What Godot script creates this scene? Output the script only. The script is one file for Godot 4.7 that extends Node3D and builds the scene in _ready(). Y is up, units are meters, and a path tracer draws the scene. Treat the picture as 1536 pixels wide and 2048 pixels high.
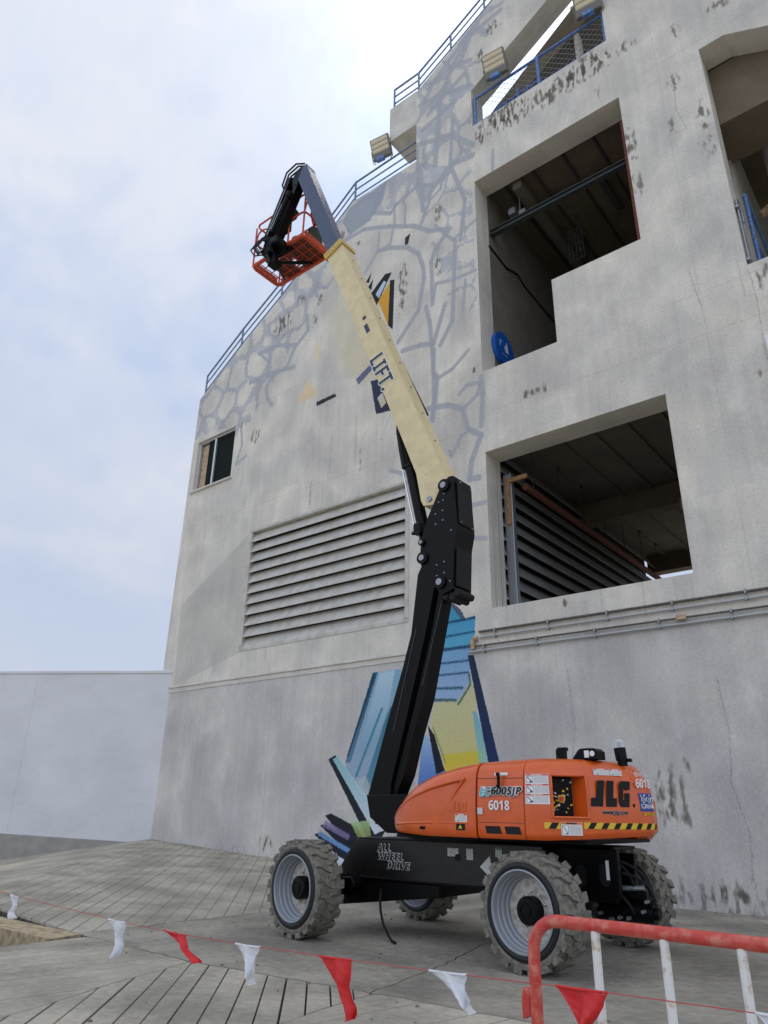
extends Node3D
# A boom lift working on a muralled concrete grandstand wall.
# World: x runs along the wall, y up, z out of the wall towards the viewer; metres.

var wp := {}      # node -> world position of its origin
var M := {}       # materials
var T := {}       # textures
var rng := RandomNumberGenerator.new()


# ---------------------------------------------------------------- mesh collector
class MB:
	var v := PackedVector3Array()
	var n := PackedVector3Array()
	var uv := PackedVector2Array()
	var flat_uv := 1.0

	func tri(a: Vector3, b: Vector3, c: Vector3, na: Vector3, nb: Vector3, nc: Vector3, ua := Vector2.ZERO, ub := Vector2.ZERO, uc := Vector2.ZERO) -> void:
		var g := (c - a).cross(b - a)
		if g.dot(na + nb + nc) < 0.0:
			v.append_array([a, c, b])
			n.append_array([na, nc, nb])
			uv.append_array([ua, uc, ub])
		else:
			v.append_array([a, b, c])
			n.append_array([na, nb, nc])
			uv.append_array([ua, ub, uc])

	func ftri(a: Vector3, b: Vector3, c: Vector3, out: Vector3) -> void:
		var g := (c - a).cross(b - a).normalized()
		if g.dot(out) < 0.0:
			g = -g
		tri(a, b, c, g, g, g, _uv(a, g), _uv(b, g), _uv(c, g))

	func _uv(p: Vector3, g: Vector3) -> Vector2:
		var q := g.abs()
		if q.y > q.x and q.y > q.z:
			return Vector2(p.x, p.z)
		if q.x > q.z:
			return Vector2(p.z, -p.y)
		return Vector2(p.x, -p.y)

	func quad(a: Vector3, b: Vector3, c: Vector3, d: Vector3, out: Vector3) -> void:
		ftri(a, b, c, out)
		ftri(a, c, d, out)

	func uquad(a: Vector3, b: Vector3, c: Vector3, d: Vector3, out: Vector3, ua: Vector2, ub: Vector2, uc: Vector2, ud: Vector2) -> void:
		var g := (c - a).cross(b - a).normalized()
		if g.dot(out) < 0.0:
			g = -g
		tri(a, b, c, g, g, g, ua, ub, uc)
		tri(a, c, d, g, g, g, ua, uc, ud)

	# box with chamfered edges
	func box(c: Vector3, size: Vector3, bev := 0.0, b := Basis.IDENTITY) -> void:
		var h := size * 0.5
		if bev <= 0.0:
			for ax in 3:
				for s in [-1.0, 1.0]:
					var o := Vector3.ZERO
					o[ax] = s
					var p := Vector3.ZERO
					var q := Vector3.ZERO
					p[(ax + 1) % 3] = h[(ax + 1) % 3]
					q[(ax + 2) % 3] = h[(ax + 2) % 3]
					var m := o * h
					quad(c + b * (m - p - q), c + b * (m + p - q), c + b * (m + p + q), c + b * (m - p + q), b * o)
			return
		var k := Vector3(maxf(h.x - bev, 0.0), maxf(h.y - bev, 0.0), maxf(h.z - bev, 0.0))
		for ax in 3:
			var a1 := (ax + 1) % 3
			var a2 := (ax + 2) % 3
			for s in [-1.0, 1.0]:
				var o := Vector3.ZERO
				o[ax] = s
				var m := Vector3.ZERO
				m[ax] = s * h[ax]
				var p := Vector3.ZERO
				var q := Vector3.ZERO
				p[a1] = k[a1]
				q[a2] = k[a2]
				quad(c + b * (m - p - q), c + b * (m + p - q), c + b * (m + p + q), c + b * (m - p + q), b * o)
			for s1 in [-1.0, 1.0]:
				for s2 in [-1.0, 1.0]:
					var e := Vector3.ZERO
					e[ax] = k[ax]
					var f1 := Vector3.ZERO
					f1[a1] = s1 * h[a1]
					f1[a2] = s2 * k[a2]
					var f2 := Vector3.ZERO
					f2[a1] = s1 * k[a1]
					f2[a2] = s2 * h[a2]
					var o := Vector3.ZERO
					o[a1] = s1
					o[a2] = s2
					quad(c + b * (f1 - e), c + b * (f1 + e), c + b * (f2 + e), c + b * (f2 - e), b * o)
		for sx in [-1.0, 1.0]:
			for sy in [-1.0, 1.0]:
				for sz in [-1.0, 1.0]:
					var s := Vector3(sx, sy, sz)
					ftri(c + b * (s * Vector3(h.x, k.y, k.z)), c + b * (s * Vector3(k.x, h.y, k.z)), c + b * (s * Vector3(k.x, k.y, h.z)), b * s)

	func tube(pts: Array, r: float, sides := 8, caps := true, closed := false) -> void:
		var cnt := pts.size()
		var rings := []
		var nors := []
		var ref := Vector3.UP
		for i in cnt:
			var a: Vector3 = pts[(i - 1 + cnt) % cnt] if closed else pts[maxi(i - 1, 0)]
			var e: Vector3 = pts[(i + 1) % cnt] if closed else pts[mini(i + 1, cnt - 1)]
			var t := (e - a).normalized()
			if i == 0:
				ref = Vector3.UP if absf(t.y) < 0.9 else Vector3.RIGHT
			var x := (ref - t * ref.dot(t)).normalized()
			ref = x
			var y := t.cross(x)
			var ring := []
			var nr := []
			for j in sides:
				var an := TAU * j / sides
				var d := x * cos(an) + y * sin(an)
				ring.append((pts[i] as Vector3) + d * r)
				nr.append(d)
			rings.append(ring)
			nors.append(nr)
		var last := cnt if closed else cnt - 1
		for i in last:
			var i2 := (i + 1) % cnt
			for j in sides:
				var j2 := (j + 1) % sides
				tri(rings[i][j], rings[i2][j], rings[i2][j2], nors[i][j], nors[i2][j], nors[i2][j2], Vector2(i, j), Vector2(i2, j), Vector2(i2, j2))
				tri(rings[i][j], rings[i2][j2], rings[i][j2], nors[i][j], nors[i2][j2], nors[i][j2], Vector2(i, j), Vector2(i2, j2), Vector2(i, j2))
		if caps and not closed:
			for k in [0, cnt - 1]:
				var t: Vector3 = ((pts[1] as Vector3) - pts[0]) * -1.0 if k == 0 else (pts[cnt - 1] as Vector3) - pts[cnt - 2]
				for j in sides:
					ftri(pts[k], rings[k][j], rings[k][(j + 1) % sides], t)

	func cyl(a: Vector3, e: Vector3, r1: float, r2 := -1.0, sides := 16) -> void:
		if r2 < 0.0:
			r2 = r1
		var t := (e - a).normalized()
		var ref := Vector3.UP if absf(t.y) < 0.9 else Vector3.RIGHT
		var x := (ref - t * ref.dot(t)).normalized()
		var y := t.cross(x)
		for j in sides:
			var d1 := x * cos(TAU * j / sides) + y * sin(TAU * j / sides)
			var d2 := x * cos(TAU * (j + 1) / sides) + y * sin(TAU * (j + 1) / sides)
			tri(a + d1 * r1, e + d1 * r2, e + d2 * r2, d1, d1, d2)
			tri(a + d1 * r1, e + d2 * r2, a + d2 * r1, d1, d2, d2)
			ftri(a, a + d1 * r1, a + d2 * r1, -t)
			if r2 > 0.0:
				ftri(e, e + d1 * r2, e + d2 * r2, t)

	# revolve a profile of (radius, along) about an axis
	func lathe(prof: Array, at: Vector3, b: Basis, sides := 32) -> void:
		for i in prof.size() - 1:
			var p: Vector2 = prof[i]
			var q: Vector2 = prof[i + 1]
			var d := (q - p).normalized()
			var nn := Vector2(d.y, -d.x)
			for j in sides:
				var a1 := TAU * j / sides
				var a2 := TAU * (j + 1) / sides
				var e1 := Vector3(cos(a1), sin(a1), 0)
				var e2 := Vector3(cos(a2), sin(a2), 0)
				var p1 := at + b * (e1 * p.x + Vector3(0, 0, p.y))
				var p2 := at + b * (e2 * p.x + Vector3(0, 0, p.y))
				var q1 := at + b * (e1 * q.x + Vector3(0, 0, q.y))
				var q2 := at + b * (e2 * q.x + Vector3(0, 0, q.y))
				var n1 := b * (e1 * nn.x + Vector3(0, 0, nn.y))
				var n2 := b * (e2 * nn.x + Vector3(0, 0, nn.y))
				tri(p1, q1, q2, n1, n1, n2)
				tri(p1, q2, p2, n1, n2, n2)

	# extrude a 2D outline (x, y) from z0 to z1, chamfered on the z1 side
	func prism(poly: Array, z0: float, z1: float, xf := Transform3D.IDENTITY, bev := 0.0) -> void:
		var pp := PackedVector2Array(poly)
		if Geometry2D.is_polygon_clockwise(pp):
			pp.reverse()
		var top := pp
		if bev > 0.0:
			var ins := Geometry2D.offset_polygon(pp, -bev)
			if ins.size() == 1 and ins[0].size() == pp.size():
				# match the nearest start
				var best := 0
				for k in pp.size():
					if ins[0][k].distance_to(pp[0]) < ins[0][best].distance_to(pp[0]):
						best = k
				top = PackedVector2Array()
				for k in pp.size():
					top.append(ins[0][(best + k) % pp.size()])
			else:
				bev = 0.0
		var zdir := xf.basis.z * signf(z1 - z0)
		var tris := Geometry2D.triangulate_polygon(top)
		for i in range(0, tris.size(), 3):
			ftri(xf * Vector3(top[tris[i]].x, top[tris[i]].y, z1), xf * Vector3(top[tris[i + 1]].x, top[tris[i + 1]].y, z1), xf * Vector3(top[tris[i + 2]].x, top[tris[i + 2]].y, z1), zdir)
		tris = Geometry2D.triangulate_polygon(pp)
		for i in range(0, tris.size(), 3):
			ftri(xf * Vector3(pp[tris[i]].x, pp[tris[i]].y, z0), xf * Vector3(pp[tris[i + 1]].x, pp[tris[i + 1]].y, z0), xf * Vector3(pp[tris[i + 2]].x, pp[tris[i + 2]].y, z0), -zdir)
		var zm := z1 - signf(z1 - z0) * bev
		for i in pp.size():
			var j := (i + 1) % pp.size()
			var e := pp[j] - pp[i]
			var o := xf.basis * Vector3(e.y, -e.x, 0).normalized()
			quad(xf * Vector3(pp[i].x, pp[i].y, z0), xf * Vector3(pp[j].x, pp[j].y, z0), xf * Vector3(pp[j].x, pp[j].y, zm), xf * Vector3(pp[i].x, pp[i].y, zm), o)
			if bev > 0.0:
				quad(xf * Vector3(pp[i].x, pp[i].y, zm), xf * Vector3(pp[j].x, pp[j].y, zm), xf * Vector3(top[j].x, top[j].y, z1), xf * Vector3(top[i].x, top[i].y, z1), o + zdir)

	# smooth sheet through rows of points; out_hint points roughly outwards from it
	func grid(rows: Array, hint_from: Vector3, smooth := true, skip := {}) -> void:
		var R := rows.size()
		var C: int = rows[0].size()
		var ns := []
		for i in R:
			var rr := []
			for j in C:
				var a: Vector3 = rows[mini(i + 1, R - 1)][j] - rows[maxi(i - 1, 0)][j]
				var b: Vector3 = rows[i][mini(j + 1, C - 1)] - rows[i][maxi(j - 1, 0)]
				var g := a.cross(b).normalized()
				if g.dot((rows[i][j] as Vector3) - hint_from) < 0.0:
					g = -g
				rr.append(g)
			ns.append(rr)
		for i in R - 1:
			for j in C - 1:
				if skip.has(Vector2i(i, j)):
					continue
				var u0 := Vector2(float(i) / (R - 1), float(j) / (C - 1))
				var u1 := Vector2(float(i + 1) / (R - 1), float(j) / (C - 1))
				var u2 := Vector2(float(i + 1) / (R - 1), float(j + 1) / (C - 1))
				var u3 := Vector2(float(i) / (R - 1), float(j + 1) / (C - 1))
				if smooth:
					tri(rows[i][j], rows[i + 1][j], rows[i + 1][j + 1], ns[i][j], ns[i + 1][j], ns[i + 1][j + 1], u0, u1, u2)
					tri(rows[i][j], rows[i + 1][j + 1], rows[i][j + 1], ns[i][j], ns[i + 1][j + 1], ns[i][j + 1], u0, u2, u3)
				else:
					quad(rows[i][j], rows[i + 1][j], rows[i + 1][j + 1], rows[i][j + 1], ns[i][j])

	func ball(c: Vector3, r: float, seg := 8, flat := 1.0) -> void:
		var rows := []
		for i in seg + 1:
			var row := []
			var a := PI * i / seg
			for j in seg * 2 + 1:
				var e := TAU * j / (seg * 2)
				row.append(c + Vector3(sin(a) * cos(e), cos(a) * flat, sin(a) * sin(e)) * r)
			rows.append(row)
		for i in seg:
			for j in seg * 2:
				var p: Vector3 = rows[i][j]
				var q: Vector3 = rows[i + 1][j]
				var s: Vector3 = rows[i + 1][j + 1]
				var t: Vector3 = rows[i][j + 1]
				tri(p, q, s, (p - c).normalized(), (q - c).normalized(), (s - c).normalized())
				tri(p, s, t, (p - c).normalized(), (s - c).normalized(), (t - c).normalized())

	func mesh(origin: Vector3) -> ArrayMesh:
		var a := []
		a.resize(Mesh.ARRAY_MAX)
		var w := PackedVector3Array()
		w.resize(v.size())
		for i in v.size():
			w[i] = v[i] - origin
		a[Mesh.ARRAY_VERTEX] = w
		a[Mesh.ARRAY_NORMAL] = n
		a[Mesh.ARRAY_TEX_UV] = uv
		var m := ArrayMesh.new()
		m.add_surface_from_arrays(Mesh.PRIMITIVE_TRIANGLES, a)
		return m

	func middle() -> Vector3:
		if v.is_empty():
			return Vector3.ZERO
		var lo := v[0]
		var hi := v[0]
		for p in v:
			lo = lo.min(p)
			hi = hi.max(p)
		return Vector3((lo.x + hi.x) * 0.5, lo.y, (lo.z + hi.z) * 0.5)


# ---------------------------------------------------------------- scene helpers
func thing(called: String, label: String, category: String, at: Vector3, group := "") -> Node3D:
	var o := Node3D.new()
	o.name = called
	o.position = at
	wp[o] = at
	o.set_meta("label", label)
	o.set_meta("category", category)
	if group:
		o.set_meta("group", group)
	add_child(o, true)
	return o


# a mesh whose vertices are world coordinates becomes one named part of parent
func part(called: String, mb: MB, mat: Material, parent: Node3D = null, kind := "") -> MeshInstance3D:
	var o := MeshInstance3D.new()
	o.name = called
	var c := mb.middle()
	o.mesh = mb.mesh(c)
	o.material_override = mat
	o.position = c - (wp[parent] if parent else Vector3.ZERO)
	wp[o] = c
	if kind:
		o.set_meta("kind", kind)
	if parent:
		parent.add_child(o, true)
	else:
		add_child(o, true)
	return o


func structure(called: String, mb: MB, mat: Material) -> MeshInstance3D:
	return part(called, mb, mat, null, "structure")


func tagged(called: String, mb: MB, mat: Material, label: String, category: String, group := "") -> MeshInstance3D:
	var o := part(called, mb, mat)
	o.set_meta("label", label)
	o.set_meta("category", category)
	if group:
		o.set_meta("group", group)
	return o


# ---------------------------------------------------------------- textures and materials
func noise_bytes(w: int, h: int, freq: float, oct: int, sd: int, type := FastNoiseLite.TYPE_SIMPLEX_SMOOTH) -> Image:
	var f := FastNoiseLite.new()
	f.seed = sd
	f.noise_type = type
	f.frequency = freq
	f.fractal_octaves = oct
	f.fractal_type = FastNoiseLite.FRACTAL_FBM if oct > 1 else FastNoiseLite.FRACTAL_NONE
	return f.get_image(w, h, false, false, true)


func seamless(w: int, freq: float, oct: int, sd: int, type := FastNoiseLite.TYPE_SIMPLEX_SMOOTH) -> Image:
	var f := FastNoiseLite.new()
	f.seed = sd
	f.noise_type = type
	f.frequency = freq
	f.fractal_octaves = oct
	return f.get_seamless_image(w, w, false, false, 0.15, true)


func tone_texture(img: Image, lo: Color, hi: Color, lo2: float, hi2: float) -> ImageTexture:
	# remaps a grey picture: below lo2 -> lo, above hi2 -> hi
	var d := img.get_data()
	var w := img.get_width()
	var o := PackedByteArray()
	o.resize(w * img.get_height() * 3)
	var lr := PackedByteArray()
	lr.resize(768)
	for i in 256:
		var t := clampf((i / 255.0 - lo2) / (hi2 - lo2), 0.0, 1.0)
		var c := lo.lerp(hi, t)
		lr[i * 3] = int(clampf(c.r * 255.0, 0, 255))
		lr[i * 3 + 1] = int(clampf(c.g * 255.0, 0, 255))
		lr[i * 3 + 2] = int(clampf(c.b * 255.0, 0, 255))
	for i in d.size():
		var k := d[i] * 3
		o[i * 3] = lr[k]
		o[i * 3 + 1] = lr[k + 1]
		o[i * 3 + 2] = lr[k + 2]
	var im := Image.create_from_data(w, img.get_height(), false, Image.FORMAT_RGB8, o)
	return ImageTexture.create_from_image(im)


func mat(c: Color, rough := 0.6, metal := 0.0) -> StandardMaterial3D:
	var m := StandardMaterial3D.new()
	m.albedo_color = c
	m.roughness = rough
	m.metallic = metal
	return m


func grimy(c: Color, rough: float, metal: float, tex: Texture2D, scale: float, bump := 0.0) -> StandardMaterial3D:
	var m := mat(c, rough, metal)
	m.albedo_texture = tex
	m.uv1_triplanar = true
	m.uv1_world_triplanar = true
	m.uv1_scale = Vector3.ONE * scale
	if bump > 0.0:
		m.normal_enabled = true
		m.normal_texture = T.bump
		m.normal_scale = bump
	return m


func c8(r: int, g: int, b: int) -> Color:
	return Color(r / 255.0, g / 255.0, b / 255.0)


# facade picture: 2048 x 2048 covers x -14.6..5.88, y -0.4..24.176
const FX0 := -14.6
const FY1 := 24.176
const FPX := 100.0
const FPY := 83.333
var fd := PackedByteArray()


func fuv(s: float, y: float) -> Vector2:
	return Vector2((s - FX0) * FPX / 2048.0, (FY1 - y) * FPY / 2048.0)


func blend_px(x: int, y: int, r: float, g: float, b: float, a: float) -> void:
	if x < 0 or y < 0 or x > 2047 or y > 2047:
		return
	var i := (y * 2048 + x) * 3
	fd[i] = int(fd[i] + (r - fd[i]) * a)
	fd[i + 1] = int(fd[i + 1] + (g - fd[i + 1]) * a)
	fd[i + 2] = int(fd[i + 2] + (b - fd[i + 2]) * a)


func paint_stroke(l: Array, width: float, col: Color, alpha: float, jit: PackedByteArray) -> void:
	# a brushed line of world points x0, y0, x1, y1 ...; its edge wobbles
	var n := l.size() / 2
	for k in n - 1:
		var ax := (float(l[k * 2]) - FX0) * FPX
		var ay := (FY1 - float(l[k * 2 + 1])) * FPY
		var bx := (float(l[k * 2 + 2]) - FX0) * FPX
		var by := (FY1 - float(l[k * 2 + 3])) * FPY
		var rad := width * 50.0
		var x0 := int(minf(ax, bx) - rad - 6)
		var x1 := int(maxf(ax, bx) + rad + 6)
		var y0 := int(minf(ay, by) - rad - 6)
		var y1 := int(maxf(ay, by) + rad + 6)
		var dx := bx - ax
		var dy := by - ay
		var len2 := maxf(dx * dx + dy * dy, 0.001)
		for y in range(maxi(y0, 0), mini(y1, 2047)):
			for x in range(maxi(x0, 0), mini(x1, 2047)):
				var t := clampf(((x - ax) * dx + (y - ay) * dy) / len2, 0.0, 1.0)
				var ex := x - ax - dx * t
				var ey := y - ay - dy * t
				var d := sqrt(ex * ex + ey * ey)
				var r := rad + (jit[((y * 5) % 2048) * 2048 + (x * 5) % 2048] - 128) * 0.022
				if d < r:
					blend_px(x, y, col.r * 255, col.g * 255, col.b * 255, alpha * clampf(r - d, 0.0, 1.0))


func paint_poly(l: Array, col: Color, col2: Color, alpha: float, jit: PackedByteArray, soft := 0.0) -> void:
	# filled outline; col at its top runs to col2 at its foot, as sprayed
	var pp := PackedVector2Array()
	for k in l.size() / 2:
		pp.append(Vector2((float(l[k * 2]) - FX0) * FPX, (FY1 - float(l[k * 2 + 1])) * FPY))
	var lo := pp[0]
	var hi := pp[0]
	for p in pp:
		lo = lo.min(p)
		hi = hi.max(p)
	for y in range(maxi(int(lo.y) - 8, 0), mini(int(hi.y) + 8, 2048)):
		var t := clampf((y - lo.y) / maxf(hi.y - lo.y, 1.0), 0.0, 1.0)
		var c := col.lerp(col2, t)
		for x in range(maxi(int(lo.x) - 8, 0), mini(int(hi.x) + 8, 2048)):
			var j := jit[((y * 3) % 2048) * 2048 + (x * 3) % 2048]
			var q := Vector2(x + (j - 128) * 0.007, y + (jit[((y * 4) % 2048) * 2048 + (x * 7) % 2048] - 128) * 0.007)
			if soft > 0.0:
				q += Vector2(rng.randf_range(-soft, soft), rng.randf_range(-soft, soft))
			if Geometry2D.is_point_in_polygon(q, pp):
				blend_px(x, y, c.r * 255, c.g * 255, c.b * 255, alpha)


func paint_facade() -> void:
	var mott := noise_bytes(2048, 2048, 0.006, 4, 11).get_data()
	var fine := noise_bytes(2048, 2048, 0.11, 2, 12).get_data()
	var rf := FastNoiseLite.new()
	rf.seed = 19
	rf.noise_type = FastNoiseLite.TYPE_SIMPLEX_SMOOTH
	rf.fractal_type = FastNoiseLite.FRACTAL_RIDGED
	rf.fractal_octaves = 4
	rf.frequency = 0.008
	rf.domain_warp_enabled = true
	rf.domain_warp_amplitude = 40.0
	rf.domain_warp_frequency = 0.01
	var ri := rf.get_image(1024, 1024, false, false, true)
	ri.resize(2048, 2048, Image.INTERPOLATE_CUBIC)
	var trowel := ri.get_data()
	var si := noise_bytes(2048, 96, 0.05, 3, 13)
	si.resize(2048, 2048, Image.INTERPOLATE_CUBIC)
	var streak := si.get_data()
	var f := FastNoiseLite.new()
	f.seed = 5
	f.noise_type = FastNoiseLite.TYPE_CELLULAR
	f.cellular_return_type = FastNoiseLite.RETURN_DISTANCE2_SUB
	f.cellular_jitter = 1.0
	f.frequency = 0.0125 * 2.0
	f.fractal_type = FastNoiseLite.FRACTAL_NONE
	f.domain_warp_enabled = true
	f.domain_warp_amplitude = 16.0
	f.domain_warp_frequency = 0.02
	f.domain_warp_fractal_octaves = 2
	var ci := f.get_image(1024, 1024, false, false, false)
	ci.resize(2048, 2048, Image.INTERPOLATE_CUBIC)
	var cell := ci.get_data()
	# where the grey mural lines run: dense near the roof edge, loose elsewhere
	var left := PackedVector2Array([Vector2(-14.2, 12.2), Vector2(-14.2, 13.7), Vector2(-10.7, 16.1), Vector2(-8.2, 17.8), Vector2(-7.6, 17.0), Vector2(-8.4, 15.6), Vector2(-9.6, 14.3), Vector2(-10.9, 12.6), Vector2(-12.0, 11.4), Vector2(-12.6, 12.1)])
	var top := PackedVector2Array([Vector2(-7.7, 18.2), Vector2(-5.3, 18.2), Vector2(-5.3, 20.9), Vector2(-2.9, 22.4), Vector2(-2.2, 23.6), Vector2(-1.8, 23.0), Vector2(-3.2, 20.6), Vector2(-3.6, 17.0), Vector2(-5.2, 16.6), Vector2(-6.8, 17.2)])
	var low := PackedVector2Array([Vector2(-5.2, 16.6), Vector2(-3.6, 17.0), Vector2(-3.6, 12.0), Vector2(-4.4, 13.0)])
	var mi := Image.create(256, 256, false, Image.FORMAT_L8)
	for y in 256:
		for x in 256:
			var p := Vector2(FX0 + (x + 0.5) * 8.0 / FPX, FY1 - (y + 0.5) * 8.0 / FPY)
			var k := 0.0
			if Geometry2D.is_point_in_polygon(p, left):
				k = 1.0
			elif Geometry2D.is_point_in_polygon(p, top):
				k = 0.95
			elif Geometry2D.is_point_in_polygon(p, low):
				k = 0.45
			mi.set_pixel(x, y, Color(k, k, k))
	mi.resize(2048, 2048, Image.INTERPOLATE_BILINEAR)
	var mask := mi.get_data()
	fd.resize(2048 * 2048 * 3)
	var y_low := int((FY1 - 4.2) * FPY)
	for y in 2048:
		var lower := clampf((y - y_low) * 0.25, 0.0, 1.0)
		var br := lerpf(212.0, 196.0, lower)
		var bg := lerpf(207.0, 192.0, lower)
		var bb := lerpf(196.0, 187.0, lower)
		var row := y * 2048
		for x in 2048:
			var i := row + x
			var m := (mott[i] - 128) * 0.0006
			var s := (streak[i] - 128) * 0.0002
			var w := (trowel[i] - 120) * 0.0006
			var t := 1.0 + m + s + (w if w > 0.0 else w * 0.35) + (fine[i] - 128) * 0.00018
			var r := br * t
			var g := bg * t
			var b := bb * (t - m * 0.25)
			var k := mask[i]
			if k > 20:
				var lim := 27.0 * k / 255.0 + (fine[i] - 128) * 0.10 + (mott[i] - 128) * 0.16 * k / 255.0
				var dd := lim - cell[i]
				if dd > 0.0:
					var a := minf(dd * 1.1, 0.78)
					r += (172.0 * t - r) * a
					g += (175.0 * t - g) * a
					b += (181.0 * t - b) * a
			fd[i * 3] = clampi(int(r), 0, 255)
			fd[i * 3 + 1] = clampi(int(g), 0, 255)
			fd[i * 3 + 2] = clampi(int(b), 0, 255)
	var grey := c8(172, 175, 181)
	for l in MURAL_LINES:
		paint_stroke(l, 0.135, grey, 0.85, fine)
	for l in MURAL_THIN:
		paint_stroke(l, 0.10, grey, 0.8, fine)
	for l in MURAL_TOP:
		paint_stroke(l, 0.17, grey, 0.8, fine)
	for p in MURAL_SHAPES:
		paint_poly(p[0], p[1], p[2], p[3], fine, p[4])
	for l in MURAL_BARS:
		paint_stroke(l[0], l[1], l[2], 0.9, fine)
	# mould and damp: speckled dark blooms with drips
	var gi := noise_bytes(2048, 900, 0.075, 4, 21)
	gi.resize(2048, 2048, Image.INTERPOLATE_CUBIC)
	var grit := gi.get_data()
	for st in STAINS:
		var cx: float = (float(st[0]) - FX0) * FPX
		var cy: float = (FY1 - float(st[1])) * FPY
		var rx: float = float(st[2]) * FPX * 1.15
		var ry: float = float(st[3]) * FPY * 1.1
		for y in range(maxi(int(cy - ry), 0), mini(int(cy + ry), 2048)):
			for x in range(maxi(int(cx - rx), 0), mini(int(cx + rx), 2048)):
				var q := Vector2((x - cx) / rx, (y - cy) / ry).length()
				var g := grit[y * 2048 + x] / 255.0 * 0.75 + streak[y * 2048 + x] / 255.0 * 0.35
				var a := clampf((g - 0.38 - q * 0.24) * 4.0, 0.0, 1.0) * (1.0 - smoothstep(0.6, 1.0, q)) * float(st[4]) * 0.72
				if a > 0.02:
					blend_px(x, y, 74, 70, 58, a)
	# joints of the shuttering and old patches, barely showing
	for l in [[-14.1, 9.02, -3.6, 9.0], [-14.1, 12.4, -9.8, 12.38], [0.5, 10.2, 5.8, 10.18], [0.5, 16.4, 5.8, 16.38], [-3.4, 9.3, 5.8, 9.28], [-5.25, 4.4, -5.27, 18.1], [-10.9, 8.4, -10.92, 12.5], [-8.3, 8.4, -8.3, 12.0], [1.2, 4.4, 1.22, 18.0], [3.4, 0.0, 3.4, 10.3], [-2.2, 0.0, -2.2, 4.1], [-9.6, 0.3, -9.6, 4.1]]:
		paint_stroke(l, 0.020, c8(156, 152, 143), 0.3, fine)
	for q in [[1.3, 12.9, 2.0, 14.0], [-2.6, 8.5, -1.6, 9.0], [0.6, 6.2, 1.5, 7.4], [-10.6, 9.2, -9.2, 10.3], [-0.9, 3.0, 0.2, 3.8], [-12.8, 6.9, -11.6, 8.8]]:
		paint_poly([q[0], q[1], q[2], q[1] + 0.05, q[2] - 0.1, q[3], q[0] + 0.1, q[3] - 0.1], c8(206, 204, 197), c8(200, 198, 192), 0.35, fine, 1.5)
	# faint rain streaks under the sills and a damp foot
	for k in 90:
		var sx := rng.randf_range(-13.9, 5.7)
		var sy: float = [4.9, 10.3, 18.1, 9.0][k % 4] + rng.randf_range(-0.15, 0.3)
		var ln := rng.randf_range(0.3, 1.6)
		paint_stroke([sx, sy, sx + rng.randf_range(-0.02, 0.02), sy - ln], rng.randf_range(0.015, 0.04), c8(120, 115, 104) if k % 3 else c8(214, 210, 200), rng.randf_range(0.08, 0.25), fine)
	for x in 2048:
		for y in range(1975, 2048):
			var g := grit[y * 2048 + x] / 255.0
			var a := clampf((g - 0.62 + (y - 1985) * 0.009) * 3.0, 0.0, 1.0) * 0.6
			if a > 0.02:
				blend_px(x, y, 92, 92, 88, a)
	for l in CRACKS:
		paint_stroke(l, 0.011, c8(96, 92, 84), 0.55, fine)
	T.facade = ImageTexture.create_from_image(Image.create_from_data(2048, 2048, false, Image.FORMAT_RGB8, fd))
	var hi := noise_bytes(1024, 1024, 0.02, 5, 31)
	hi.bump_map_to_normal_map(1.6)
	T.facade_n = ImageTexture.create_from_image(hi)


const MURAL_LINES := [
	[-6.67, 15.66, -6.20, 15.52, -5.61, 15.19, -5.25, 14.76, -5.10, 14.24, -5.08, 13.85, -5.18, 13.33, -5.25, 12.95, -5.57, 12.61, -5.90, 12.26],
	[-4.31, 14.95, -4.68, 14.68, -4.85, 14.29, -4.83, 13.81, -4.82, 12.92],
	[-5.30, 17.22, -4.80, 16.89, -4.90, 16.37, -5.17, 15.72],
	[-5.02, 12.93, -4.91, 12.43, -4.85, 11.71, -4.81, 10.98, -4.80, 10.16, -4.87, 9.67],
	[-5.75, 11.93, -5.20, 11.86, -4.80, 11.73, -4.44, 12.74],
	[-7.88, 16.79, -7.20, 16.78, -6.26, 16.32, -5.39, 15.80, -4.91, 15.35, -4.24, 15.03],
	[-5.30, 18.56, -5.27, 17.20, -6.01, 16.98, -6.22, 16.78, -6.93, 17.23],
	[-9.34, 14.74, -9.26, 14.17, -9.75, 13.82, -10.06, 13.23, -10.68, 13.18, -10.90, 12.85, -10.78, 12.40, -10.56, 12.12],
	[-11.68, 13.32, -10.96, 13.34, -9.74, 13.10],
	[-11.41, 14.27, -10.48, 14.19, -9.75, 13.87],
	[-4.79, 11.54, -4.82, 10.92, -4.70, 10.70, -4.83, 9.60],
	[-3.50, 10.26, -3.48, 9.80, -3.55, 9.04],
	[-5.00, 9.97, -4.42, 9.86, -4.03, 9.62, -3.89, 9.05, -3.56, 8.79, -3.82, 8.27, -3.89, 7.83, -3.65, 7.80],
	[-4.10, 14.56, -4.23, 12.16, -4.60, 11.60],
	[-4.08, 18.81, -4.20, 17.21, -3.77, 15.69, -3.95, 14.48],
]
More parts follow.
